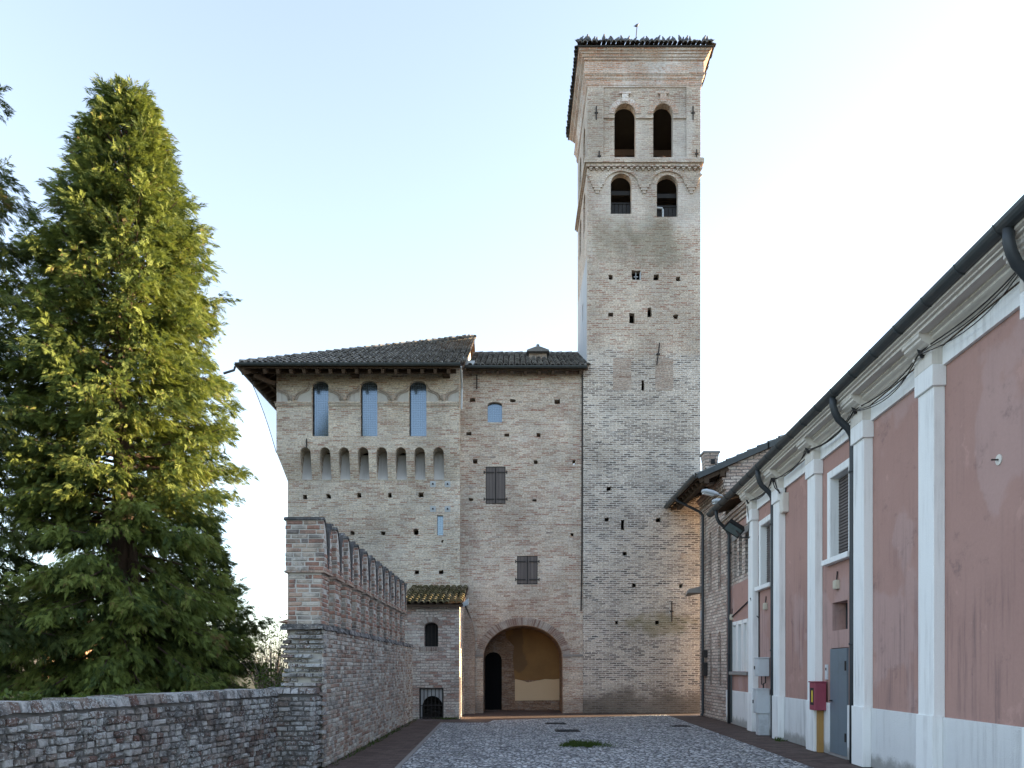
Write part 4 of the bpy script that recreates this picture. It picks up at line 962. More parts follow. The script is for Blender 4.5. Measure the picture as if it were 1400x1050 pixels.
def norm(a): return a/np.maximum(np.linalg.norm(a, axis=-1, keepdims=True), 1e-9)

def conifer(base, H, rad, nl, seed, label, mats, density=1.0, tr=.28, z0=.9, lean=(0,0), twin=False, droop=.5):
    g = np.random.default_rng(seed); q = random.Random(seed)
    root = thing('conifer_tree', label, 'tree', base, 'conifers behind the low wall'); bx, by, bz = base
    tk = MB(); pts = []; k = 16
    for i in range(k+1):
        s_ = i/k; pts.append((bx+lean[0]*s_+.06*math.sin(i*1.3), by+lean[1]*s_+.06*math.cos(i*1.7), bz+H*.97*s_))
    tk.tube(pts, [tr*(1-i/k)**.8+.015 for i in range(k+1)], 10)
    if twin: tk.tube([(bx+.45,by-.15,bz),(bx+.5,by-.1,bz+1.6),(bx+.42,by-.05,bz+3.2),(bx+.25,by,bz+5.2)], [.2,.17,.13,.05], 8)
    tk.build('trunk', M['bark'], root)
    lm = MB(); SP, SD, ST = [], [], []
    for i in range(nl):
        s_ = (i+.5)/nl; z = z0+(H-z0)*(1-(1-s_)**1.0)*.985; h = z/H
        az = i*2.39996+q.uniform(-.35,.35); Lb = max(.22, rad(h)*q.choice((.8,.9,.96,1.0,1.04,1.09))*q.uniform(.92,1.04))
        dv = np.array([math.cos(az), math.sin(az), 0.]); up = .55*(h**1.5)+q.uniform(-.05,.15)-(.28 if h < .3 else 0)
        sag = droop*q.uniform(.6,1.2)*(1.1-h*.8)
        O = np.array([bx+lean[0]*h, by+lean[1]*h, bz+z])
        f = lambda u: O+dv*(Lb*u)+np.array([0,0,Lb*(up*u-sag*u*u*.8+(.18*u**4))])
        lm.tube([f(u) for u in (0,.25,.5,.75,.97)], [.035*(1-h*.6)+.012,.03*(1-h*.6)+.01,.02,.012,.006], 5, False)
        side = np.array([-dv[1], dv[0], 0.])
        ns = max(4, int((5+Lb*3.6)))
        for j in range(ns):       # side branchlets with hanging plumes
            u = .22+.78*((j+q.random())/ns)**.8; b0 = f(u); sg = 1 if j%2 else -1
            bl_ = (.22+.34*(1-u)+.10*Lb*.4)*q.uniform(.7,1.2)*(.55+.45*min(1,Lb))
            bd = norm(dv*q.uniform(.45,1.0)+side*sg*q.uniform(.4,1.1)+np.array([0,0,q.uniform(-.35,.15)+up*.4]))
            m = max(3, int(bl_*58*density)); uu = g.random(m)**.8
            cl = g.normal(0,.06,(m,3)); p = b0+bd*(bl_*uu)[:,None]+np.array([0,0,-1.])*(bl_*.45*uu**2)[:,None]+cl
            dd = norm(bd*.75+dv*.35+g.normal(0,.38,(m,3))+np.array([0,0,-.85+.95*h]))
            SP.append(p); SD.append(dd); ST.append(np.clip(q.gauss(.45,.26)+g.normal(0,.14,m)+.25*(u-.5), .02, .9 if q.random() < .985 else 1))  # tint puts sunlit tips and shade between clumps into the leaf colour
    lm.build('limbs', M['bark'], root)
    P = np.concatenate(SP); D = np.concatenate(SD); Tn = np.concatenate(ST); n = len(P)
    # every spray is a flat fan of narrow leaflets
    W0 = norm(np.cross(D, g.normal(0,1,(n,3)))); NB = 11; bp, bd, bw, bl2, bt = [], [], [], [], []
    L0 = g.uniform(.13,.27,n)
    for k in range(NB):
        fr = k/(NB-1); sg = (0 if k == NB-1 else (1 if k%2 else -1)); an = .55-.2*fr
        dd = norm(D*math.cos(an if sg else 0)+W0*sg*math.sin(an)+np.array([0,0,-.42])*fr+g.normal(0,.1,(n,3)))
        bp.append(P+D*(L0*(.1+.62*fr))[:,None]); bd.append(dd); ll = L0*(.55-.25*fr if sg else .45)
        bl2.append(ll); nrm_ = norm(np.cross(dd, np.cross(D, W0)+g.normal(0,.25,(n,3)))); bw.append(nrm_*(.006+.005*g.random(n))[:,None]); bt.append(Tn+g.normal(0,.05,n))
    for mat, nm, sel in ((mats, 'crown', slice(None)),):
        blades_mesh(nm, np.concatenate(bp), np.concatenate(bd), np.concatenate(bw), np.concatenate(bl2), np.clip(np.concatenate(bt),0,1), mat, root, base)
    print('sprays', n); return root, n
def prof(pts):
    xs, ys = zip(*pts); return lambda h: float(np.interp(h, xs, ys))
ty = 16.5; tx = px(160, ty)
_, n1 = conifer((tx, ty, 0), pz(122,ty), prof([(0,2.1),(.08,2.3),(.2,2.35),(.33,2.25),(.45,2.2),(.6,1.95),(.75,1.45),(.88,.8),(.96,.4),(1,.1)]), 400, 11,
        'tall dense conifer standing right behind the low wall with sunlit yellow green sprays', M['conifer'], 1.0, .3, .95, (.25,0), True)
_, n2 = conifer((-12.2, 15.2, 0), 17, prof([(0,3.3),(.2,3.5),(.4,2.8),(.5,2.5),(.59,2.25),(.7,1.75),(.8,1.2),(1,.1)]), 210, 12,
        'conifer cut by the left edge of the picture', M['conifer_dark'], .95, .3, 1.5)
ty = 18.6
_, n3 = conifer((px(275,ty), ty, 0), 4.9, prof([(0,1.2),(.15,1.5),(.4,1.35),(.7,.8),(1,.1)]), 75, 13,
        'short dark conifer below the tall one, nearest to the end of the crenellated wall', M['conifer_dark'], 1.0, .16, .3, droop=.25)

# bare shrub, ivy strip and plants
def shrub(base, H, W, n, seed, name, label, cat, leaves=0, mat='twig'):
    q = random.Random(seed); root = thing(name, label, cat, base); b = MB(); tips = []
    for i in range(n):
        a = q.uniform(0, 2*math.pi); r0 = q.uniform(0,.25)*W; sp = q.uniform(.1,1)*W; h = H*q.uniform(.55,1.05)
        p0 = Vector((base[0]+r0*math.cos(a), base[1]+r0*math.sin(a), base[2])); p2 = p0+Vector((sp*math.cos(a), sp*math.sin(a), h)); p1 = (p0+p2)/2+Vector((-.15*sp*math.cos(a), -.15*sp*math.sin(a), h*.1))
        b.tube([p0,p1,p2], [.014,.009,.004], 4, False); 
        for k in range(5):
            s_ = q.uniform(.35,.95); pp = p1.lerp(p2, s_) if s_ > .5 else p0.lerp(p1, s_+.3); e = pp+Vector((q.uniform(-.4,.4),q.uniform(-.4,.4),q.uniform(.1,.5)))*.8
            b.tube([pp, pp.lerp(e,.5)+Vector((0,0,.03)), e], [.006,.004,.002], 3, False); tips += [e, pp.lerp(e,.5), pp]
    b.build('stems', M[mat], root)
    if leaves:
        g = np.random.default_rng(seed); idx = g.integers(0, len(tips), leaves); P = np.array([tuple(tips[i]) for i in idx])+g.normal(0,.05,(leaves,3)); D = norm(g.normal(0,1,(leaves,3)))
        blades_mesh('leaves', P, D, norm(np.cross(D, g.normal(0,1,(leaves,3))))*.02, g.uniform(.06,.11,leaves), g.random(leaves)*.9, M['leaf'], root, base)
    return root
shrub((px(372,20), 20, 0), 2.75, 1.0, 60, 3, 'bare_shrub', 'tall bare twiggy shrub between the conifers and the end of the crenellated wall', 'shrub', 700)
shrub((px(366,15), 15, 0), 1.5, .55, 26, 4, 'leafy_shrub', 'small green leafed shrub behind the low wall beside the wall end', 'shrub', 900)
def leafbank(name, label, cat, P, ln, wd, mat, base, seed, up=.5, kind=None):
    g = np.random.default_rng(seed); n = len(P); D = norm(g.normal(0,1,(n,3))+np.array([0,0,up]))
    root = thing(name, label, cat, base, 'weeds along the walls' if name == 'weeds' else None)
    o = blades_mesh('leaves', P, D, norm(np.cross(D, g.normal(0,1,(n,3))))*(wd*g.uniform(.7,1.3,n))[:,None], ln*g.uniform(.6,1.3,n), g.random(n)*.9, mat, root, base if root else (0,0,0)); return root or o
g = np.random.default_rng(8); n = 2600; s_ = g.random(n); cl = .5+.5*np.sin(s_*19)*np.sin(s_*7+1)
P0 = np.array([-5.75,8.4,0]); P1 = np.array([-4.35,11.2,0]); P = P0+(P1-P0)*s_[:,None]+np.stack([g.normal(0,.12,n), g.normal(0,.1,n), 1.0+g.random(n)*.33*(.5+.5*cl)], 1)
leafbank('ivy_hedge', 'low strip of green leaves peeping over the top of the low wall', 'hedge', P, .07, .02, M['leaf'], (-5.1,9.8,0), 8, .3)
g = np.random.default_rng(9); n = 1500; r = g.random(n)**.6; a = g.random(n)*2*math.pi
P = np.stack([1.42+.36*r*np.cos(a)+.12*np.sin(a*3), 15.75+.42*r*np.sin(a), np.full(n,.0)], 1); P2 = np.stack([1.85+.14*g.normal(0,1,120), 15.6+.1*g.normal(0,1,120), np.zeros(120)],1)
leafbank('grass_tuft', 'green grass tuft growing among the grey cobbles', 'grass tuft', np.concatenate([P,P2]), .11, .005, M['grass'], (1.45,15.7,0), 9, 1.6)
g = np.random.default_rng(10); n = 500
P = np.stack([g.uniform(2.6,6.0,n), 26.9-abs(g.normal(0,.06,n)), np.zeros(n)],1)
for (nm, lab, x0, y0, sx, sy, n) in (('weeds','weeds at the foot of the gatehouse beside the grate',-1.95,23.9,.16,.05,260),('weeds','weeds where the long wall meets the pavement',-2.93,17.5,.03,3.2,420),
      ('weeds','weeds at the foot of the pilaster beside the second downpipe',5.86,16.9,.04,.08,120)):
    P = np.stack([x0+g.normal(0,sx,n), y0+g.normal(0,sy,n), np.zeros(n)-.005],1); leafbank(nm, lab, 'weeds', P, .09, .007, M['grass'], (x0,y0,0), 31+n, 1.0)

# ------------------------------------------------------------------ far background on the left
M['far_wall'] = plaster_mat('orange_render', (.62,.38,.22), (.70,.46,.28)); M['far_wall2'] = plaster_mat('cream_render', (.55,.47,.37), (.62,.54,.44))
def farhouse(name, label, c, w, dp, h, rot, wall, rh=1.6):
    root = thing(name, label, 'house', (c[0],c[1],0), 'houses in the distance'); cr, sr = math.cos(rot), math.sin(rot)
    def T(x, y, z): return (c[0]+x*cr-y*sr, c[1]+x*sr+y*cr, z)
    b = MB(); b.hexa([T(-w/2,-dp/2,0),T(w/2,-dp/2,0),T(w/2,dp/2,0),T(-w/2,dp/2,0),T(-w/2,-dp/2,h),T(w/2,-dp/2,h),T(w/2,dp/2,h),T(-w/2,dp/2,h)]); b.build('wall', M[wall], root)
    b = MB(); e = .5; b.add([T(-w/2-e,-dp/2-e,h+.02),T(w/2+e,-dp/2-e,h+.02),T(w/2+e,dp/2+e,h+.02),T(-w/2-e,dp/2+e,h+.02),T(-w/2+dp/3,0,h+rh),T(w/2-dp/3,0,h+rh)],
        [(3,2,1,0),(0,1,5,4),(1,2,5),(2,3,4,5),(3,0,4)]); b.build('roof', M['red_tile'], root)
    for s_ in (-1,1):
        for k in range(max(1,int(w/3.2))):
            x = -w/2+1.4+k*3.0; b = MB(); y = s_*(dp/2+.03); b.hexa([T(x,y-.03,.9),T(x+1,y-.03,.9),T(x+1,y+.03,.9),T(x,y+.03,.9),T(x,y-.03,2.3),T(x+1,y-.03,2.3),T(x+1,y+.03,2.3),T(x,y+.03,2.3)]); b.build('window', M['dark'], root)
    return root
farhouse('distant_house', 'orange house far behind the conifers, glimpsed between their trunks', (-47,88), 15, 9, 5.5, R(48), 'far_wall')
farhouse('distant_house', 'cream house with a hipped roof half hidden by the end of the crenellated wall', (-7.5,40), 6.4, 6, 3.75, 0, 'far_wall2', 1.2)
g = np.random.default_rng(77); b = MB()
for k in range(170):      # leafless wood on the horizon
    x = g.uniform(-150,120); y = g.uniform(150,210); h = g.uniform(3,6.5)
    for j in range(9): b.tube([(x,y,0),(x+g.normal(0,.5),y,h*.5),(x+g.normal(0,1.6),y+g.normal(0,1),h*g.uniform(.8,1.1))], [.12,.07,.02], 3, False)
struct(b.build('far_wood', M['twig']), 'stuff')
# ------------------------------------------------------------------ brick house between the pink building and the tower
HX = 6.35; HY0, HY1 = 22.75, 25.95; HXR = 14.8
hs = thing('brick_house', 'narrow brick house with blind pointed arches and deep eaves next to the tower', 'house', (8, 24.6, 0))
hol = []
for y in (25.7, 24.62, 23.5):
    hol.append(lancet(y-.2, y+.2, 1.05, 2.72)); hol.append(lancet(y-.2, y+.2, 4.05, 5.95))
b = MB(); b.slab(rect(HY0,HY1,0,7.42), hol, lambda u,v,w:(w,u,v), HX, HX+.22)
b.box(HX+.221, HX+.5, HY0, HY1, 0, 7.42)
RIDX = 10.6; hz0 = 7.27; hsl = .435; hex_ = 5.5
gz = lambda x: hz0+hsl*(min(x, 2*RIDX-x)-hex_)-.1
b.prism([(HX+.001,7.42),(HX+.5,7.42),(HX+.5,0),(HXR,0),(HXR,gz(HXR)),(RIDX,gz(RIDX)),(HX+.001,gz(HX))], XZ, HY0-.001, HY0+.4)
b.prism([(HX+.5,0),(HXR,0),(HXR,gz(HXR)),(RIDX,gz(RIDX)),(HX+.5,gz(HX+.5))], XZ, HY1-.4, HY1)
b.box(HXR-.4, HXR, HY0+.4, HY1-.4, 0, gz(HXR)); b.build('wall', M['house'], hs)
M['arch_infill'] = brick_mat('arch_infill_brick', [(0,(.12,.08,.065)),(.5,(.20,.15,.125)),(1,(.27,.22,.19))], (.14,.125,.115), ms=.014, bw=.3, rh=.09, seed=4.4, stain=.4)
for h_ in hol:
    q = MB(); q.slab(h_, [], lambda u,v,w:(w,u,v), HX+.06, HX+.11); q.build('blind_arch', M['arch_infill'], hs)
b = MB()      # dentil band under the eaves
for k in range(16):
    y = HY0+.02+k*.195
    b.box(HX-.07, HX-.001, y, y+.1, 6.9, 7.1)
for (z0, z1, o) in ((7.102,7.17,.08),(7.172,7.24,.12),(6.76,6.83,.04)): b.box(HX-o, HX-.001, HY0, HY1, z0, z1)
b.build('corbel_frieze', M['house'], hs)
b = MB(); ty0, ty1 = HY0-.1, 26.96; e0 = hex_; zr = hz0+hsl*(RIDX-hex_)
def hp(x, dz=0): return hz0+hsl*(min(x, 2*RIDX-x)-hex_)+dz
xs = [hex_, RIDX, 2*RIDX-hex_]
b.add([(x,y,hp(x,dz)) for dz in (0,-.09) for y in (ty0,ty1) for x in xs], [(0,1,4,3),(1,2,5,4),(9,10,7,6),(10,11,8,7),(0,6,7,1),(1,7,8,2),(3,4,10,9),(4,5,11,10),(0,3,9,6),(2,8,11,5)])
roof = b.build('roof', M['wood'], hs)
tl = MB(); V = Vector((1,0,hsl)).normalized(); ln = (RIDX-hex_)*math.hypot(1,hsl)
tiles(tl, (hex_-.05,ty0+.05,hz0+.005), (0,1,0), V, ty1-ty0-.1, ln, lambda u, v: v < ln and not (v < 1.3 and u > 4.5), seed=15); tl.build('roof_tiles', M['tile'], roof)
b = MB(); a = Vector((hex_-.02,ty0-.02,hp(hex_,.01))); c = Vector((RIDX,ty0-.02,hp(RIDX,.01)))     # lead verge in stepped lengths
for k in range(5):
    p, r_ = a.lerp(c, k/5), a.lerp(c, (k+1.04)/5); up = Vector((0,0,.055+.012*(k%2)))
    b.hexa([p+Vector((0,-.03,-.11)), r_+Vector((0,-.03,-.11)), r_+Vector((0,.2,-.0)), p+Vector((0,.2,-.0)), p+Vector((0,-.03,0))+up, r_+Vector((0,-.03,0))+up, r_+Vector((0,.2,0))+up, p+Vector((0,.2,0))+up])
b.build('verge', M['gutter'], roof)
b = MB(); gutter_run(b, (hex_-.09,ty0-.05,hz0+.02), (hex_-.09,ty1,hz0-.01), .09)
b.build('gutter', M['gutter'], roof)
for k in range(10):
    y = 22.75+k*.45; b = MB(); beam(b, (hex_+.05,y,hp(hex_+.05,-.16)), (HX+.05,y,hp(HX+.05,-.16)), .045, .06); b.build('rafter', M['wood'], roof)
b = MB()
for x in (5.75,6.22): beam(b, (x,ty0+.02,hp(x,-.25)), (x,HY0+.02 if x > 6 else 26.5,hp(x,-.25)), .07, .08)
b.build('purlin', M['wood'], roof)
b = MB(); X, Y = 6.18, 24.0; z0 = 7.3
b.loft([[(X-.17,Y-.17,z0),(X+.17,Y-.17,z0),(X+.17,Y+.17,z0),(X-.17,Y+.17,z0)],[(X-.2,Y-.2,8.0),(X+.2,Y-.2,8.0),(X+.2,Y+.2,8.0),(X-.2,Y+.2,8.0)],[(X-.23,Y-.23,8.25),(X+.23,Y-.23,8.25),(X+.23,Y+.23,8.25),(X-.23,Y+.23,8.25)]])
ch = b.build('chimney', M['house'], roof)
b = MB(); b.box(X-.26,X+.26,Y-.26,Y+.26,8.252,8.31); b.build('chimney_cap', M['dark_mortar'], ch)
b = MB(); b.box(X-.02,X+.1,Y-.235,Y-.2,7.92,8.06); b.build('chimney_vent', M['dark'], ch)
b = MB(); y = 25.2; b.tube([(hex_-.09,y+.1,hz0-.07),(hex_-.07,y+.1,hz0-.16),(HX-.2,y,6.72),(HX-.09,y,6.6),(HX-.09,y,6.4),(HX-.09,y,.12),(HX-.13,y,.03)], .045, 10); b.build('downpipe', M['pipe'], hs)
b = MB(); b.box(HX-.03, HX-.001, 22.77, 23.0, .0, .01); 
b = MB(); b.hexa([(HX-.5,25.6,4.1),(HX-.001,25.6,4.1),(HX-.001,25.9,4.1),(HX-.5,25.9,4.0),(HX-.45,25.6,4.22),(HX-.001,25.6,4.34),(HX-.001,25.9,4.34),(HX-.45,25.9,4.2)]); b.build('corbel_stone', M['dark_mortar'], hs)
# lamps on the corner of the gable
def street_lamp(lab, p, d, L_, tilt=0.):
    r_ = thing('wall_lamp', lab, 'lamp', p, 'lamp heads on the gable corner'); P = Vector(p); d = Vector(d).normalized(); s_ = Vector((d.y,-d.x,0)).normalized(); up = s_.cross(d); up = up if up.z > 0 else -up
    rings = []
    for (u, w, h0, h1) in ((0,.04,-.03,.03),(.06,.07,-.05,.05),(L_*.4,.11,-.055,.075),(L_*.75,.12,-.05,.07),(L_*.95,.08,-.04,.04),(L_,.03,-.02,.01)):
        c = P+d*u; rings.append([c+s_*w+up*h0, c+s_*w*.9+up*(h1*.6), c+s_*w*.4+up*h1, c-s_*w*.4+up*h1, c-s_*w*.9+up*(h1*.6), c-s_*w+up*h0])
    b = MB(); b.loft(rings); b.build('lamp_head', M['lead'], r_, True)
    b = MB(); rg = []
    for u in (L_*.3, L_*.9): c = P+d*u-up*.06; rg.append([c+s_*.08, c+s_*.05-up*.035, c-s_*.05-up*.035, c-s_*.08])
    b.loft(rg); b.build('lamp_glass', M['pale_glass'], r_)
    b = MB(); b.tube([P+d*.02, P-d*.12-up*.02, (6.33,22.72,P.z-.12)], .022, 6); b.build('bracket', M['lead'], r_)
M['pale_glass'] = paint_mat('frosted_glass', (.62,.66,.68), .3)
street_lamp('upper pale grey lamp head on the brick gable corner, tilted towards the tower', (6.02,22.4,6.66), (-1,-.15,.18), .52)
street_lamp('lower white lamp head on the brick gable corner just under the upper one', (6.2,22.3,6.42), (-1,-.25,.02), .42)
b = thing('alarm_light', 'small pale box lamp on the brick house wall beside its downpipe', 'lamp', (HX-.06,25.4,3.35))
q = MB(); q.bbox(HX-.1,HX-.001,25.38,25.54,3.2,3.5,.012); q.build('lamp_box', M['lead'], b)
for (z, lab) in ((2.05,'small dark valve box clamped to the downpipe of the brick house, the upper one'),(1.55,'dark valve box clamped to the downpipe of the brick house, the lower longer one')):
    b = thing('valve_box', lab, 'box', (HX-.08,24.98,z), 'valve boxes on the downpipe'); q = MB(); h = .12 if z > 2 else .22; q.bbox(HX-.16,HX-.002,24.9,25.1,z-h,z+h,.012); q.tube([(HX-.18,24.98,z),(HX-.16,24.98,z)], .03, 8); q.build('valve_body', M['iron'], b)

# ------------------------------------------------------------------ long pink building
def PW(Y, z, o=0.): return (5.15+.0533*Y-o*.9986, Y+o*.0532, z)
WF = lambda u, v, w: PW(u, v, -w)
def wbox(mb, y0, y1, z0, z1, o0, o1):
    mb.hexa([PW(y0,z0,o1),PW(y0,z0,o0),PW(y1,z0,o0),PW(y1,z0,o1),PW(y0,z1,o1),PW(y0,z1,o0),PW(y1,z1,o0),PW(y1,z1,o1)])
M['pink'] = plaster_mat('pink_plaster', (.355,.21,.178), (.425,.265,.225), soot=.8, streak=.5, dirt=(.10,.075,.08), patch=(.45,.315,.29), bscale=22, lowdirt=(2.2,4.2))
M['white'] = plaster_mat('white_plaster', (.76,.765,.75), (.83,.835,.82), streak=.4, dirt=(.36,.34,.32), bscale=50, rough_bump=.12)
M['trim'] = plaster_mat('cream_cornice', (.60,.565,.51), (.70,.665,.60), streak=.45, dirt=(.24,.21,.18), bscale=50, rough_bump=.12)
M['rough_white'] = plaster_mat('roughcast_white', (.70,.705,.70), (.80,.805,.795), streak=.4, splash=(.28,(.16,.15,.125)), dirt=(.30,.29,.28), bscale=55, rough_bump=1.0)
PY0, PY1 = 2.0, 22.72; PB = 19.72
pk = thing('pink_building', 'long pink plastered building with white pilasters, cornice and dark gutter', 'building', (8, 13, 0))
wn = [(14.2,13.3,3.6,5.1),(18.97,18.08,3.6,5.1)]
hol = [rect(b_, a_, z0, z1) for a_, b_, z0, z1 in wn]+[rect(13.42,14.15,2.28,2.79),rect(13.37,14.2,.94,1.96)]
b = MB(); ou = [(PY0,.9),(13.37,.9),(13.37,1.96),(14.2,1.96),(14.2,.9),(PB,.9),(PB,6.0),(PY0,6.0)]
b.slab(ou, hol[:3], WF, 0, .35)
fw = [(21.5,21.95),(20.9,21.35),(20.3,20.75)]
b.slab(rect(PB+.001,PY1,.9,3.95), [rect(a_,c_,1.5,2.86) for a_,c_ in fw], WF, 0, .35)
b.build('wall', M['pink'], pk)
b = MB(); su = [(21.52,21.86),(20.9,21.27),(20.22,20.6)]
b.slab(rect(PB+.001,PY1,3.95,6.05), [rect(a_,c_,4.12,5.2) for a_,c_ in su], WF, .0, .35)
for i, (z0, z1, o) in enumerate(((5.62,5.70,.05),(5.70,5.78,.1),(5.78,5.86,.16),(5.86,5.94,.22))): wbox(b, PB+.001, PY1, z0+.001, z1, .001, o)
b.build('brick_bay', M['house'], pk)
b = MB(); wbox(b, PB+.1, PY1-.6, 5.2, 5.36, .001, .02); b.build('lintel', M['dark_mortar'], pk)
b = MB(); wbox(b, PB+.001, PY1, 5.42, 5.61, .001, .012); wbox(b, PY1-.3,PY1,3.951,5.6,.0,.0) if False else None; b.build('painted_band', M['pink'], pk)
for a_, c_ in su:
    b = MB()
    for k in range(9): z = 4.16+k*.116; b.hexa([PW(a_+.02,z,-.2),PW(a_+.02,z,-.1),PW(c_-.02,z,-.1),PW(c_-.02,z,-.2),PW(a_+.02,z+.1,-.22),PW(a_+.02,z+.02,-.1),PW(c_-.02,z+.02,-.1),PW(c_-.02,z+.1,-.22)])
    wbox(b, a_, c_, 4.12, 5.2, -.3, -.25); b.build('louvre', M['dark'], pk)
M['green_glass'] = paint_mat('old_window_glass', (.10,.13,.13), .15, var=.4, spec=.6)
for a_, c_ in fw:
    b = MB(); wbox(b, a_+.04, c_-.04, 1.52, 2.84, -.18, -.16); w_ = b.build('window', M['green_glass'], pk)
    b = MB(); wbox(b, a_-.03, a_+.05, 1.5, 2.9, -.15, .02); wbox(b, c_-.05, c_+.03, 1.5, 2.9, -.15, .02); wbox(b, a_+.05, c_-.05, 2.8, 2.9, -.15, .02); wbox(b, (a_+c_)/2-.02,(a_+c_)/2+.02,1.5,2.799,-.155,-.12); b.build('frame', M['white'], w_)
b = MB(); wbox(b, 20.1, 22.15, 1.4, 1.49, .001, .1); b.build('window_sill', M['dark_mortar'], pk)
# plinth
b = MB(); wbox(b, PY0, 13.36, 0, .95, -.3, .035); wbox(b, 14.21, PY1, 0, .95, -.3, .035); b.build('plinth', M['rough_white'], pk)
# pilasters with caps, and the entablature breaking forward over each
PL = [(y, y+.43) for y in (3.18,5.48,7.70,10.08,12.35,14.66,17.0,19.24)]
for i, (a_, c_) in enumerate(PL):
    b = MB(); wbox(b, a_, c_, .9, 5.3, .001, .15); wbox(b, a_-.015, c_+.015, 0, .97, .036, .175)
    p_ = b.build('pilaster', M['white'], pk)
    b = MB(); wbox(b, a_-.035, c_+.035, 5.3, 5.58, .001, .185); b.build('capital', M['white'], p_)
def corn(mb, y0, y1, o, pr):
    rings = [[PW(y, z, x+o) for x, z in pr] for y in (y0, y1)]; mb.loft(rings)
prf = [(-.02,5.56),(.05,5.56),(.05,5.80),(.075,5.81),(.075,5.845),(.1,5.855),(.13,5.88),(.17,5.90),(.19,5.915),(.19,5.945),(.23,5.96),(.23,5.985),(.36,5.99),(.36,6.03),(.40,6.035),(.40,6.06),(.445,6.07),(.445,6.1),(-.02,6.1)]
b = MB(); wbox(b, PY0, PB-.001, 5.56, 5.805, -.02, .05); b.build('frieze', M['white'], pk)
b = MB(); corn(b, PY0, PB-.002, .0, [p for p in prf if p[1] > 5.805]); 
for a_, c_ in PL: corn(b, a_-.03, c_+.03, .135, [(-.1,5.581),(.05,5.581),(.05,5.78),(.075,5.79),(.075,5.83),(.11,5.845),(.14,5.87),(.17,5.885),(.19,5.9),(.19,5.93),(.22,5.945),(.22,5.997),(-.1,5.997)])
b.build('cornice', M['trim'], pk)
# gutter and downpipes
b = MB(); gutter_run(b, PW(PY0,6.2,.47), PW(22.9,6.2,.47), .105, 9)
for k in range(27):
    y = 2.5+k*.78; pts = [Vector(PW(y,6.2,.47))+Vector((-math.cos(math.pi*j/8)*.112*.9986, 0, -math.sin(math.pi*j/8)*.112)) for j in range(9)]; b.tube(pts, .008, 4)
b.build('gutter', M['gutter'], pk)
for i, y in enumerate((7.98,12.92,17.62,22.1)):
    b = MB(); yg = y-.12; ob = .1 if i != 3 else .08
    pts = [PW(yg,6.12,.47),PW(yg,5.98,.47),PW(yg,5.86,.44),PW(yg+.02,5.76,.38),PW(y-.04,5.62,.2),PW(y-.01,5.53,.13),PW(y,5.42,ob),PW(y,5.2,ob),PW(y,3.3,ob),PW(y,3.25,ob),PW(y,2.1,ob),PW(y,.0,ob)]
    if i == 3: pts = pts[:-3]+[PW(y,2.9,ob),PW(y,0,ob)]
    b.tube(pts, .058 if i < 3 else .05, 12)
    for z in (4.9,2.0): b.tube([PW(y,z-.02,ob),PW(y,z+.02,ob)], .07, 12)
    o = b.build('downpipe', M['pipe'], pk, True)
b = MB(); b.tube([PW(21.9,2.95,.06),PW(21.9,.05,.06)], .025, 8); b.build('conduit', M['gutter'], pk)
# windows with white surrounds and roller slats
for a_, b_, z0, z1 in wn:
    b = MB(); wbox(b, a_, a_+.13, z0, z1+.13, -.02, .035); wbox(b, b_-.13, b_, z0, z1+.13, -.02, .035); wbox(b, b_, a_, z1, z1+.13, -.02, .035)
    wbox(b, a_-.012, a_+.0, z0, z1, -.3, .03); wbox(b, b_, b_+.012, z0, z1, -.3, .03); wbox(b, b_+.012, a_-.012, z1-.012, z1, -.3, .03)
    fr_ = b.build('window_frame', M['white'], pk)
    b = MB(); wbox(b, b_-.16, a_+.2, z0-.1, z0, -.3, .12); b.build('window_sill', M['white'], fr_)
    b = MB(); n = 26
    for k in range(n): z = z0+k*(z1-z0-.02)/n; h = (z1-z0-.02)/n; b.hexa([PW(b_+.015,z,-.16),PW(b_+.015,z,-.12),PW(a_-.015,z,-.12),PW(a_-.015,z,-.16),PW(b_+.015,z+h*.8,-.16),PW(b_+.015,z+h*.85,-.133),PW(a_-.015,z+h*.85,-.133),PW(a_-.015,z+h*.8,-.16)])
    wbox(b, b_, a_, z0, z1, -.2, -.17); b.build('roller_shutter', M['shutter'], fr_)
b = MB(); wbox(b, 13.5, 14.1, 2.3, 2.78, -.3, -.28); w_ = b.build('window', M['green_glass'], pk)
b = MB(); wbox(b, 13.42, 13.5, 2.28, 2.79, -.3, -.24); wbox(b, 14.1, 14.15, 2.28, 2.79, -.3, -.24); wbox(b, 13.75, 13.8, 2.28, 2.79, -.28, -.23); b.build('frame', M['pipe'], w_)
M['grey_door'] = paint_mat('grey_blue_metal', (.13,.17,.20), .4, .0, var=.1)
b = MB(); wbox(b, 13.385, 14.185, .05, 1.945, -.04, .03); wbox(b, 13.78, 13.79, .06, 1.93, .03, .033); dr = b.build('door', M['grey_door'], pk)
b = MB(); b.tube([PW(14.08,1.0,.03),PW(14.08,1.0,.08),PW(13.98,1.0,.085)], .014, 6); b.build('handle', M['iron'], dr)
b = MB(); wbox(b, 13.40,13.44,1.55,1.72,.03,.05); wbox(b, 13.40,13.44,.3,.45,.03,.05); b.build('hinge', M['iron'], dr)
b = MB(); wbox(b, 13.34, 14.22, 0, .045, -.3, .05); b.build('threshold', M['dark_mortar'], pk)
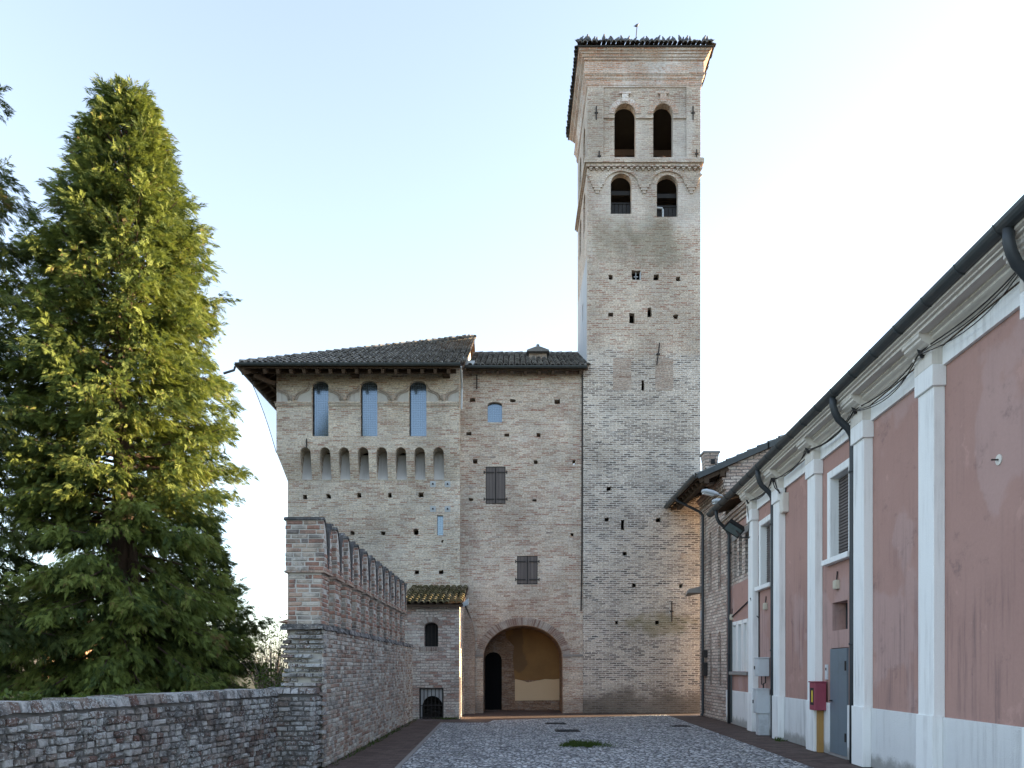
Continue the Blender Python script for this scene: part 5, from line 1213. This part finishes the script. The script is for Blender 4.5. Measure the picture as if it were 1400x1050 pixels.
# closing walls and roof of the pink building
b = MB(); wbox(b, PY0, PY1, 0, 6, -11, -10.6); wbox(b, PY0-.3, PY0, 0, 6, -11, 0); b.build('rear_wall', M['pink'], pk)
b = MB(); RO, RZ = -5.6, 8.1; o0 = .41
pts = [PW(PY0-.3,6.135,o0),PW(PY1,6.135,o0),PW(PY1,RZ,RO),PW(PY0-.3,RZ,RO),PW(PY0-.3,6.1,-11.5),PW(PY1,6.1,-11.5)]
lw_ = [(p[0],p[1],p[2]-.025) for p in pts]
b.add(pts+lw_, [(0,1,2,3),(3,2,5,4),(7,6,9,8),(8,9,10,11),(0,6,7,1),(4,5,11,10),(0,3,9,6),(3,4,10,9),(1,7,8,2),(2,8,11,5)]); rf = b.build('roof', M['wood'], pk)
tl = MB(); A = Vector(PW(PY0,6.14,o0-.1)); U = Vector(PW(PY1,6.14,o0-.1))-A; Vv = Vector(PW(PY0,RZ,RO))-Vector(PW(PY0,6.14,o0)); ln = Vv.length
tiles(tl, A, U, Vv, U.length, ln, lambda u, v: v < ln, seed=23, pitch=.22, r=.09, seg=4, row=.4); tl.build('roof_tiles', M['red_tile'], rf)

# fittings on the pink wall
M['box_white'] = paint_mat('grey_white_box', (.52,.55,.57), .45, var=.08, dirt=.3); M['cream'] = paint_mat('cream_plastic', (.52,.48,.38), .6)
def cabinet(lab, y0, y1, z0, z1, o0, o1, legs):
    r_ = thing('meter_cabinet', lab, 'cabinet', PW(y0,z0,o0), 'grey white meter cabinets'); b = MB(); wbox(b, y0, y1, z0, z1, o0, o1); b.build('cabinet_body', M['box_white'], r_)
    b = MB(); wbox(b, y0-.02, y1+.02, z1+.001, z1+.03, o0, o1+.02); b.build('lid', M['box_white'], r_)
    b = MB(); wbox(b, y0+.02, y1-.02, z0+.03, z1-.03, o1, o1+.012); d_ = b.build('door', M['box_white'], r_)
    b = MB(); wbox(b, y1-.08, y1-.04, (z0+z1)/2-.05, (z0+z1)/2+.03, o1+.012, o1+.03); b.build('latch', M['iron'], d_)
    if legs: b = MB(); wbox(b, y0+.04, y1-.03, 0, z0, o0, o1-.05); b.build('pedestal', M['box_white'], r_)
    return r_
cabinet('grey white meter cabinet standing on a pedestal beside a downpipe', 18.12, 18.46, .52, 1.08, .036, .33, True)
cabinet('smaller grey white meter cabinet hung on the pink wall above the pedestal one', 18.2, 18.56, 1.4, 1.82, .02, .27, False)
r_ = thing('gas_pipe', 'thin rusty pipes between the two grey white meter cabinets', 'pipe', PW(18.3,1.1,.08)); b = MB()
b.tube([PW(18.25,1.4,.1),PW(18.25,1.24,.1),PW(18.42,1.22,.1),PW(18.42,1.1,.1)], .016, 6); b.tube([PW(18.5,1.4,.12),PW(18.5,1.2,.12),PW(18.34,1.18,.12)], .014, 6); b.build('pipe_run', M['iron'], r_)
r_ = thing('notice', 'small white notice with red marks on the pink wall above a meter cabinet', 'sign', PW(17.9,1.5,.01)); b = MB(); wbox(b, 17.76, 17.92, 1.42, 1.7, .001, .012); b.build('notice_board', M['white'], r_)
M['red'] = paint_mat('faded_red', (.26,.055,.085), .45, var=.2)
b = MB(); wbox(b, 17.78, 17.9, 1.6, 1.66, .0125, .014); b.build('red_band', M['red'], r_)
b = MB(); wbox(b, 17.78, 17.9, 1.46, 1.54, .0125, .014); b.build('red_mark', M['red'], r_)
def jbox(lab, y, z, w=.16, h=.16, o=.07, m='cream'):
    r_ = thing('junction_box', lab, 'junction box', PW(y,z,o/2), 'junction boxes on the pink wall'); b = MB(); wbox(b, y-w/2, y+w/2, z-h/2, z+h/2, .001, o); wbox(b, y-w/2+.02, y+w/2-.02, z-h/2+.02, z+h/2-.02, o, o+.01); b.build('box_body', M[m], r_)
    b = MB(); b.tube([PW(y,z+h/2,.03),PW(y+.01,z+h/2+.08,.02),PW(y-.01,z+h/2+.16,.02)], .013, 6); b.build('cable', M['iron'], r_)
jbox('cream junction box under the near shuttered window', 13.86, 3.1); jbox('cream junction box under the far shuttered window', 18.5, 3.08); jbox('cream junction box above the three narrow white framed windows', 22.0, 3.05, .14, .16)
jbox('grey junction box under the cornice where the cables drop', 16.92, 5.22, .3, .42, .12, 'trim')
r_ = thing('hydrant_cabinet', 'red wall cabinet with a yellow window standing on an ochre post by the grey door', 'cabinet', PW(14.7,.8,.1))
M['yellow'] = paint_mat('yellow_label', (.62,.45,.05), .5); M['ochre'] = paint_mat('ochre_post', (.33,.19,.06), .7)
b = MB(); wbox(b, 14.36, 14.66, .8, 1.32, .036, .25); bd_ = b.build('cabinet_body', M['red'], r_)
b = MB(); wbox(b, 14.345, 14.675, 1.321, 1.345, .03, .27); b.build('lid', M['red'], r_)
b = MB(); wbox(b, 14.42, 14.6, .9, 1.22, .25, .256); d_ = b.build('window', M['dark'], r_)
b = MB(); wbox(b, 14.45, 14.53, .95, 1.17, .2562, .258); b.build('label', M['yellow'], d_)
b = MB(); wbox(b, 14.5, 14.62, 0, .8, .036, .13); b.build('post', M['ochre'], r_)
r_ = thing('intercom', 'narrow white intercom panel between the red cabinet and the grey door', 'intercom', PW(14.4,1.5,.01)); b = MB(); wbox(b, 14.36, 14.47, 1.38, 1.66, .001, .025); b.build('panel', M['box_white'], r_)
b = MB(); wbox(b, 14.39, 14.44, 1.55, 1.6, .025, .03); b.build('speaker', M['dark'], r_)
r_ = thing('anchor_plate', 'round iron anchor plate with a bolt on the pink wall at the right edge', 'anchor plate', PW(8.86,4.0,.02)); b = MB(); b.tube([PW(8.86,4.0,.001),PW(8.86,4.0,.012)], .062, 16); b.build('plate', M['trim'], r_)
b = MB(); b.tube([PW(8.86,4.0,.012),PW(8.86,4.0,.09)], .01, 6); b.build('bolt', M['iron'], r_)
r_ = thing('floodlight', 'black floodlight on an arm beside the farthest white pilaster', 'floodlight', PW(20.0,5.1,.3)); b = MB(); c = Vector(PW(20.35,5.2,.42)); 
dx = Vector((-.28,.25,-.2)).normalized(); sy = Vector((.6,.75,0)).normalized(); n_ = dx.cross(sy).normalized()
def ob(mb, c, a, s_, n_, la, ls, l0, l1): mb.hexa([c-a*la-s_*ls+n_*l0, c+a*la-s_*ls+n_*l0, c+a*la+s_*ls+n_*l0, c-a*la+s_*ls+n_*l0, c-a*la*.8-s_*ls*.8+n_*l1, c+a*la*.8-s_*ls*.8+n_*l1, c+a*la*.8+s_*ls*.8+n_*l1, c-a*la*.8+s_*ls*.8+n_*l1])
face = Vector((-.45,-.55,-.7)).normalized(); a_ = Vector((-.6,.0,.38)).normalized(); s_ = face.cross(a_).normalized(); a_ = s_.cross(face).normalized()
c = Vector(PW(20.1,5.22,.42)); ob(b, c, a_, s_, face, .24, .17, 0, -.16); b.build('housing', M['dark'], r_)
b = MB(); ob(b, c, a_, s_, face, .2, .13, .008, .002); b.build('lens', M['green_glass'], r_)
b = MB(); b.tube([c-face*.08, Vector(PW(19.95,4.98,.25)), Vector(PW(19.75,4.95,.15))], .022, 8); b.build('arm', M['iron'], r_)
# cables slung along the frieze
r_ = thing('cable_bundle', 'black cables slung along the white frieze from pilaster to pilaster', 'cables', PW(12,5.6,.2)); b = MB()
ys = [a_+.2 for a_, c_ in PL]
for j in range(3):
    pts = []
    for i in range(len(ys)-1):
        for k in range(10):
            s_ = k/10; y = ys[i]+(ys[i+1]-ys[i])*s_; sag = (.05+.04*j+.04*math.sin(i*2.1+j))*4*s_*(1-s_); pts.append(PW(y, 5.82-sag+.03*math.sin(i+j), .235+.012*j-.1*4*s_*(1-s_)))
    b.tube(pts, .007+.003*(j == 0), 5)
b.tube([PW(17.1,5.8,.22),PW(17.0,5.62,.2),PW(16.94,5.45,.14)], .014, 5); b.tube([PW(17.2,5.8,.23),PW(17.05,5.6,.22),PW(16.9,5.45,.15)], .012, 5)
b.tube([PW(19.45,5.7,.23),PW(19.5,5.3,.17),PW(19.6,4.9,.16),PW(19.45,4.92,.16)], .011, 5)
b.build('cables', M['iron'], r_)
for i, y in enumerate(ys): q = MB(); q.tube([PW(y,5.76,.19),PW(y,5.9,.25)], .035, 6); q.build('cable_clip', M['dark'], r_)
r_ = thing('surface_cable', 'thin rusty conduit running down the pink wall left of the far window', 'cable', PW(19.0,3,.02)); b = MB(); b.tube([PW(19.12,4.9,.02),PW(19.12,1.85,.02)], .016, 6); b.tube([PW(19.7,3.4,.03),PW(19.4,3.36,.16),PW(19.25,2.9,.04),PW(19.12,2.85,.03)], .013, 6); b.tube([PW(22.0,3.05,.03),PW(19.75,3.4,.03)], .018, 6); b.build('conduit', M['iron'], r_)

# covers in the paving
for (x, y, w, d_, lab) in ((1.4,19.45,.62,.62,'dark iron drain cover set in the cobbles beyond the grass tuft'),(1.25,22.0,.6,.5,'thin worn drain cover in the cobbles near the castle'),(4.6,21.0,.5,.4,'faint drain cover in the cobbles near the brick house')):
    r_ = thing('drain_cover', lab, 'drain cover', (x,y,0), 'drain covers in the cobbles'); b = MB(); b.box(x-w/2,x+w/2,y-d_/2,y+d_/2,-.02,.012); b.build('frame', M['iron'], r_)
    b = MB()
    for k in range(6): b.box(x-w/2+.05,x+w/2-.05,y-d_/2+.05+k*(d_-.1)/6,y-d_/2+.05+(k+.6)*(d_-.1)/6,.0125,.02)
    b.build('grating', M['dark'], r_)

# ------------------------------------------------------------------ pigeons
M['pigeon'] = paint_mat('pigeon_grey', (.13,.145,.175), .7, var=.4, dirt=.5); M['beak'] = paint_mat('pigeon_legs', (.22,.10,.08), .7)
pg = thing('pigeon', 'grey pigeon perched on the tiles along the eave of the bell tower', 'pigeon', (0,0,0), 'pigeons along the tower eave')
b = MB(); rings = []
for (x, z, ry_, rz_) in ((-.19,.07,.022,.006),(-.12,.085,.035,.018),(-.07,.115,.07,.06),(0,.135,.085,.082),(.055,.155,.078,.075),(.09,.185,.055,.05),(.105,.212,.04,.036),(.12,.235,.036,.034),(.138,.24,.03,.026),(.155,.237,.009,.009),(.172,.23,.002,.002)):
    rings.append([(x, ry_*math.cos(2*math.pi*k/10), z+rz_*math.sin(2*math.pi*k/10)) for k in range(10)])
b.loft(rings); b.build('body', M['pigeon'], pg, True)
for s_ in (-1, 1):
    b = MB(); b.tube([(.0,s_*.025,.08),(.0,s_*.028,.0),(.03,s_*.03,.0)], .007, 5); b.build('leg', M['beak'], pg)
q = random.Random(44); first = True; x = TX0-.37
while x < TX1+.35:
    o = pg if first else dup(pg); first = False
    o.location = (x, YT-.34+q.uniform(-.03,.05), 23.275+q.uniform(0,.02)); o.rotation_euler = (0, 0, q.uniform(-2.6,-.5) if q.random() < .7 else q.uniform(.3,2.4)); sc = q.uniform(.64,.78); o.scale = (sc,)*3
    x += q.uniform(.095,.14) if q.random() < .88 else q.uniform(.17,.25)
o = dup(pg, (4.7,28.9,25.68), label='lone bird perched on the tip of the rod above the tower roof'); o.rotation_euler = (0,0,.2); del o['group']
xr, yr = px(399,28.2), 28.2
o = dup(pg, (xr, yr, EZ+sl*min(yr-EY, xr-EX)+.2), label='lone pale pigeon on the hip of the castle block roof'); o.rotation_euler = (0,0,.3); o.scale = (1.25,)*3; del o['group']

# worn, softened arrises on plastered and painted pieces
for o_ in bpy.data.objects:
    if o_.type == 'MESH' and o_.name.split('.')[0] in ('pilaster','capital','plinth','cabinet_body','door','lid','box_body','window_frame','window_sill','pedestal'):
        m_ = o_.modifiers.new('worn_edges', 'BEVEL'); m_.width = .009; m_.segments = 2; m_.limit_method = 'ANGLE'
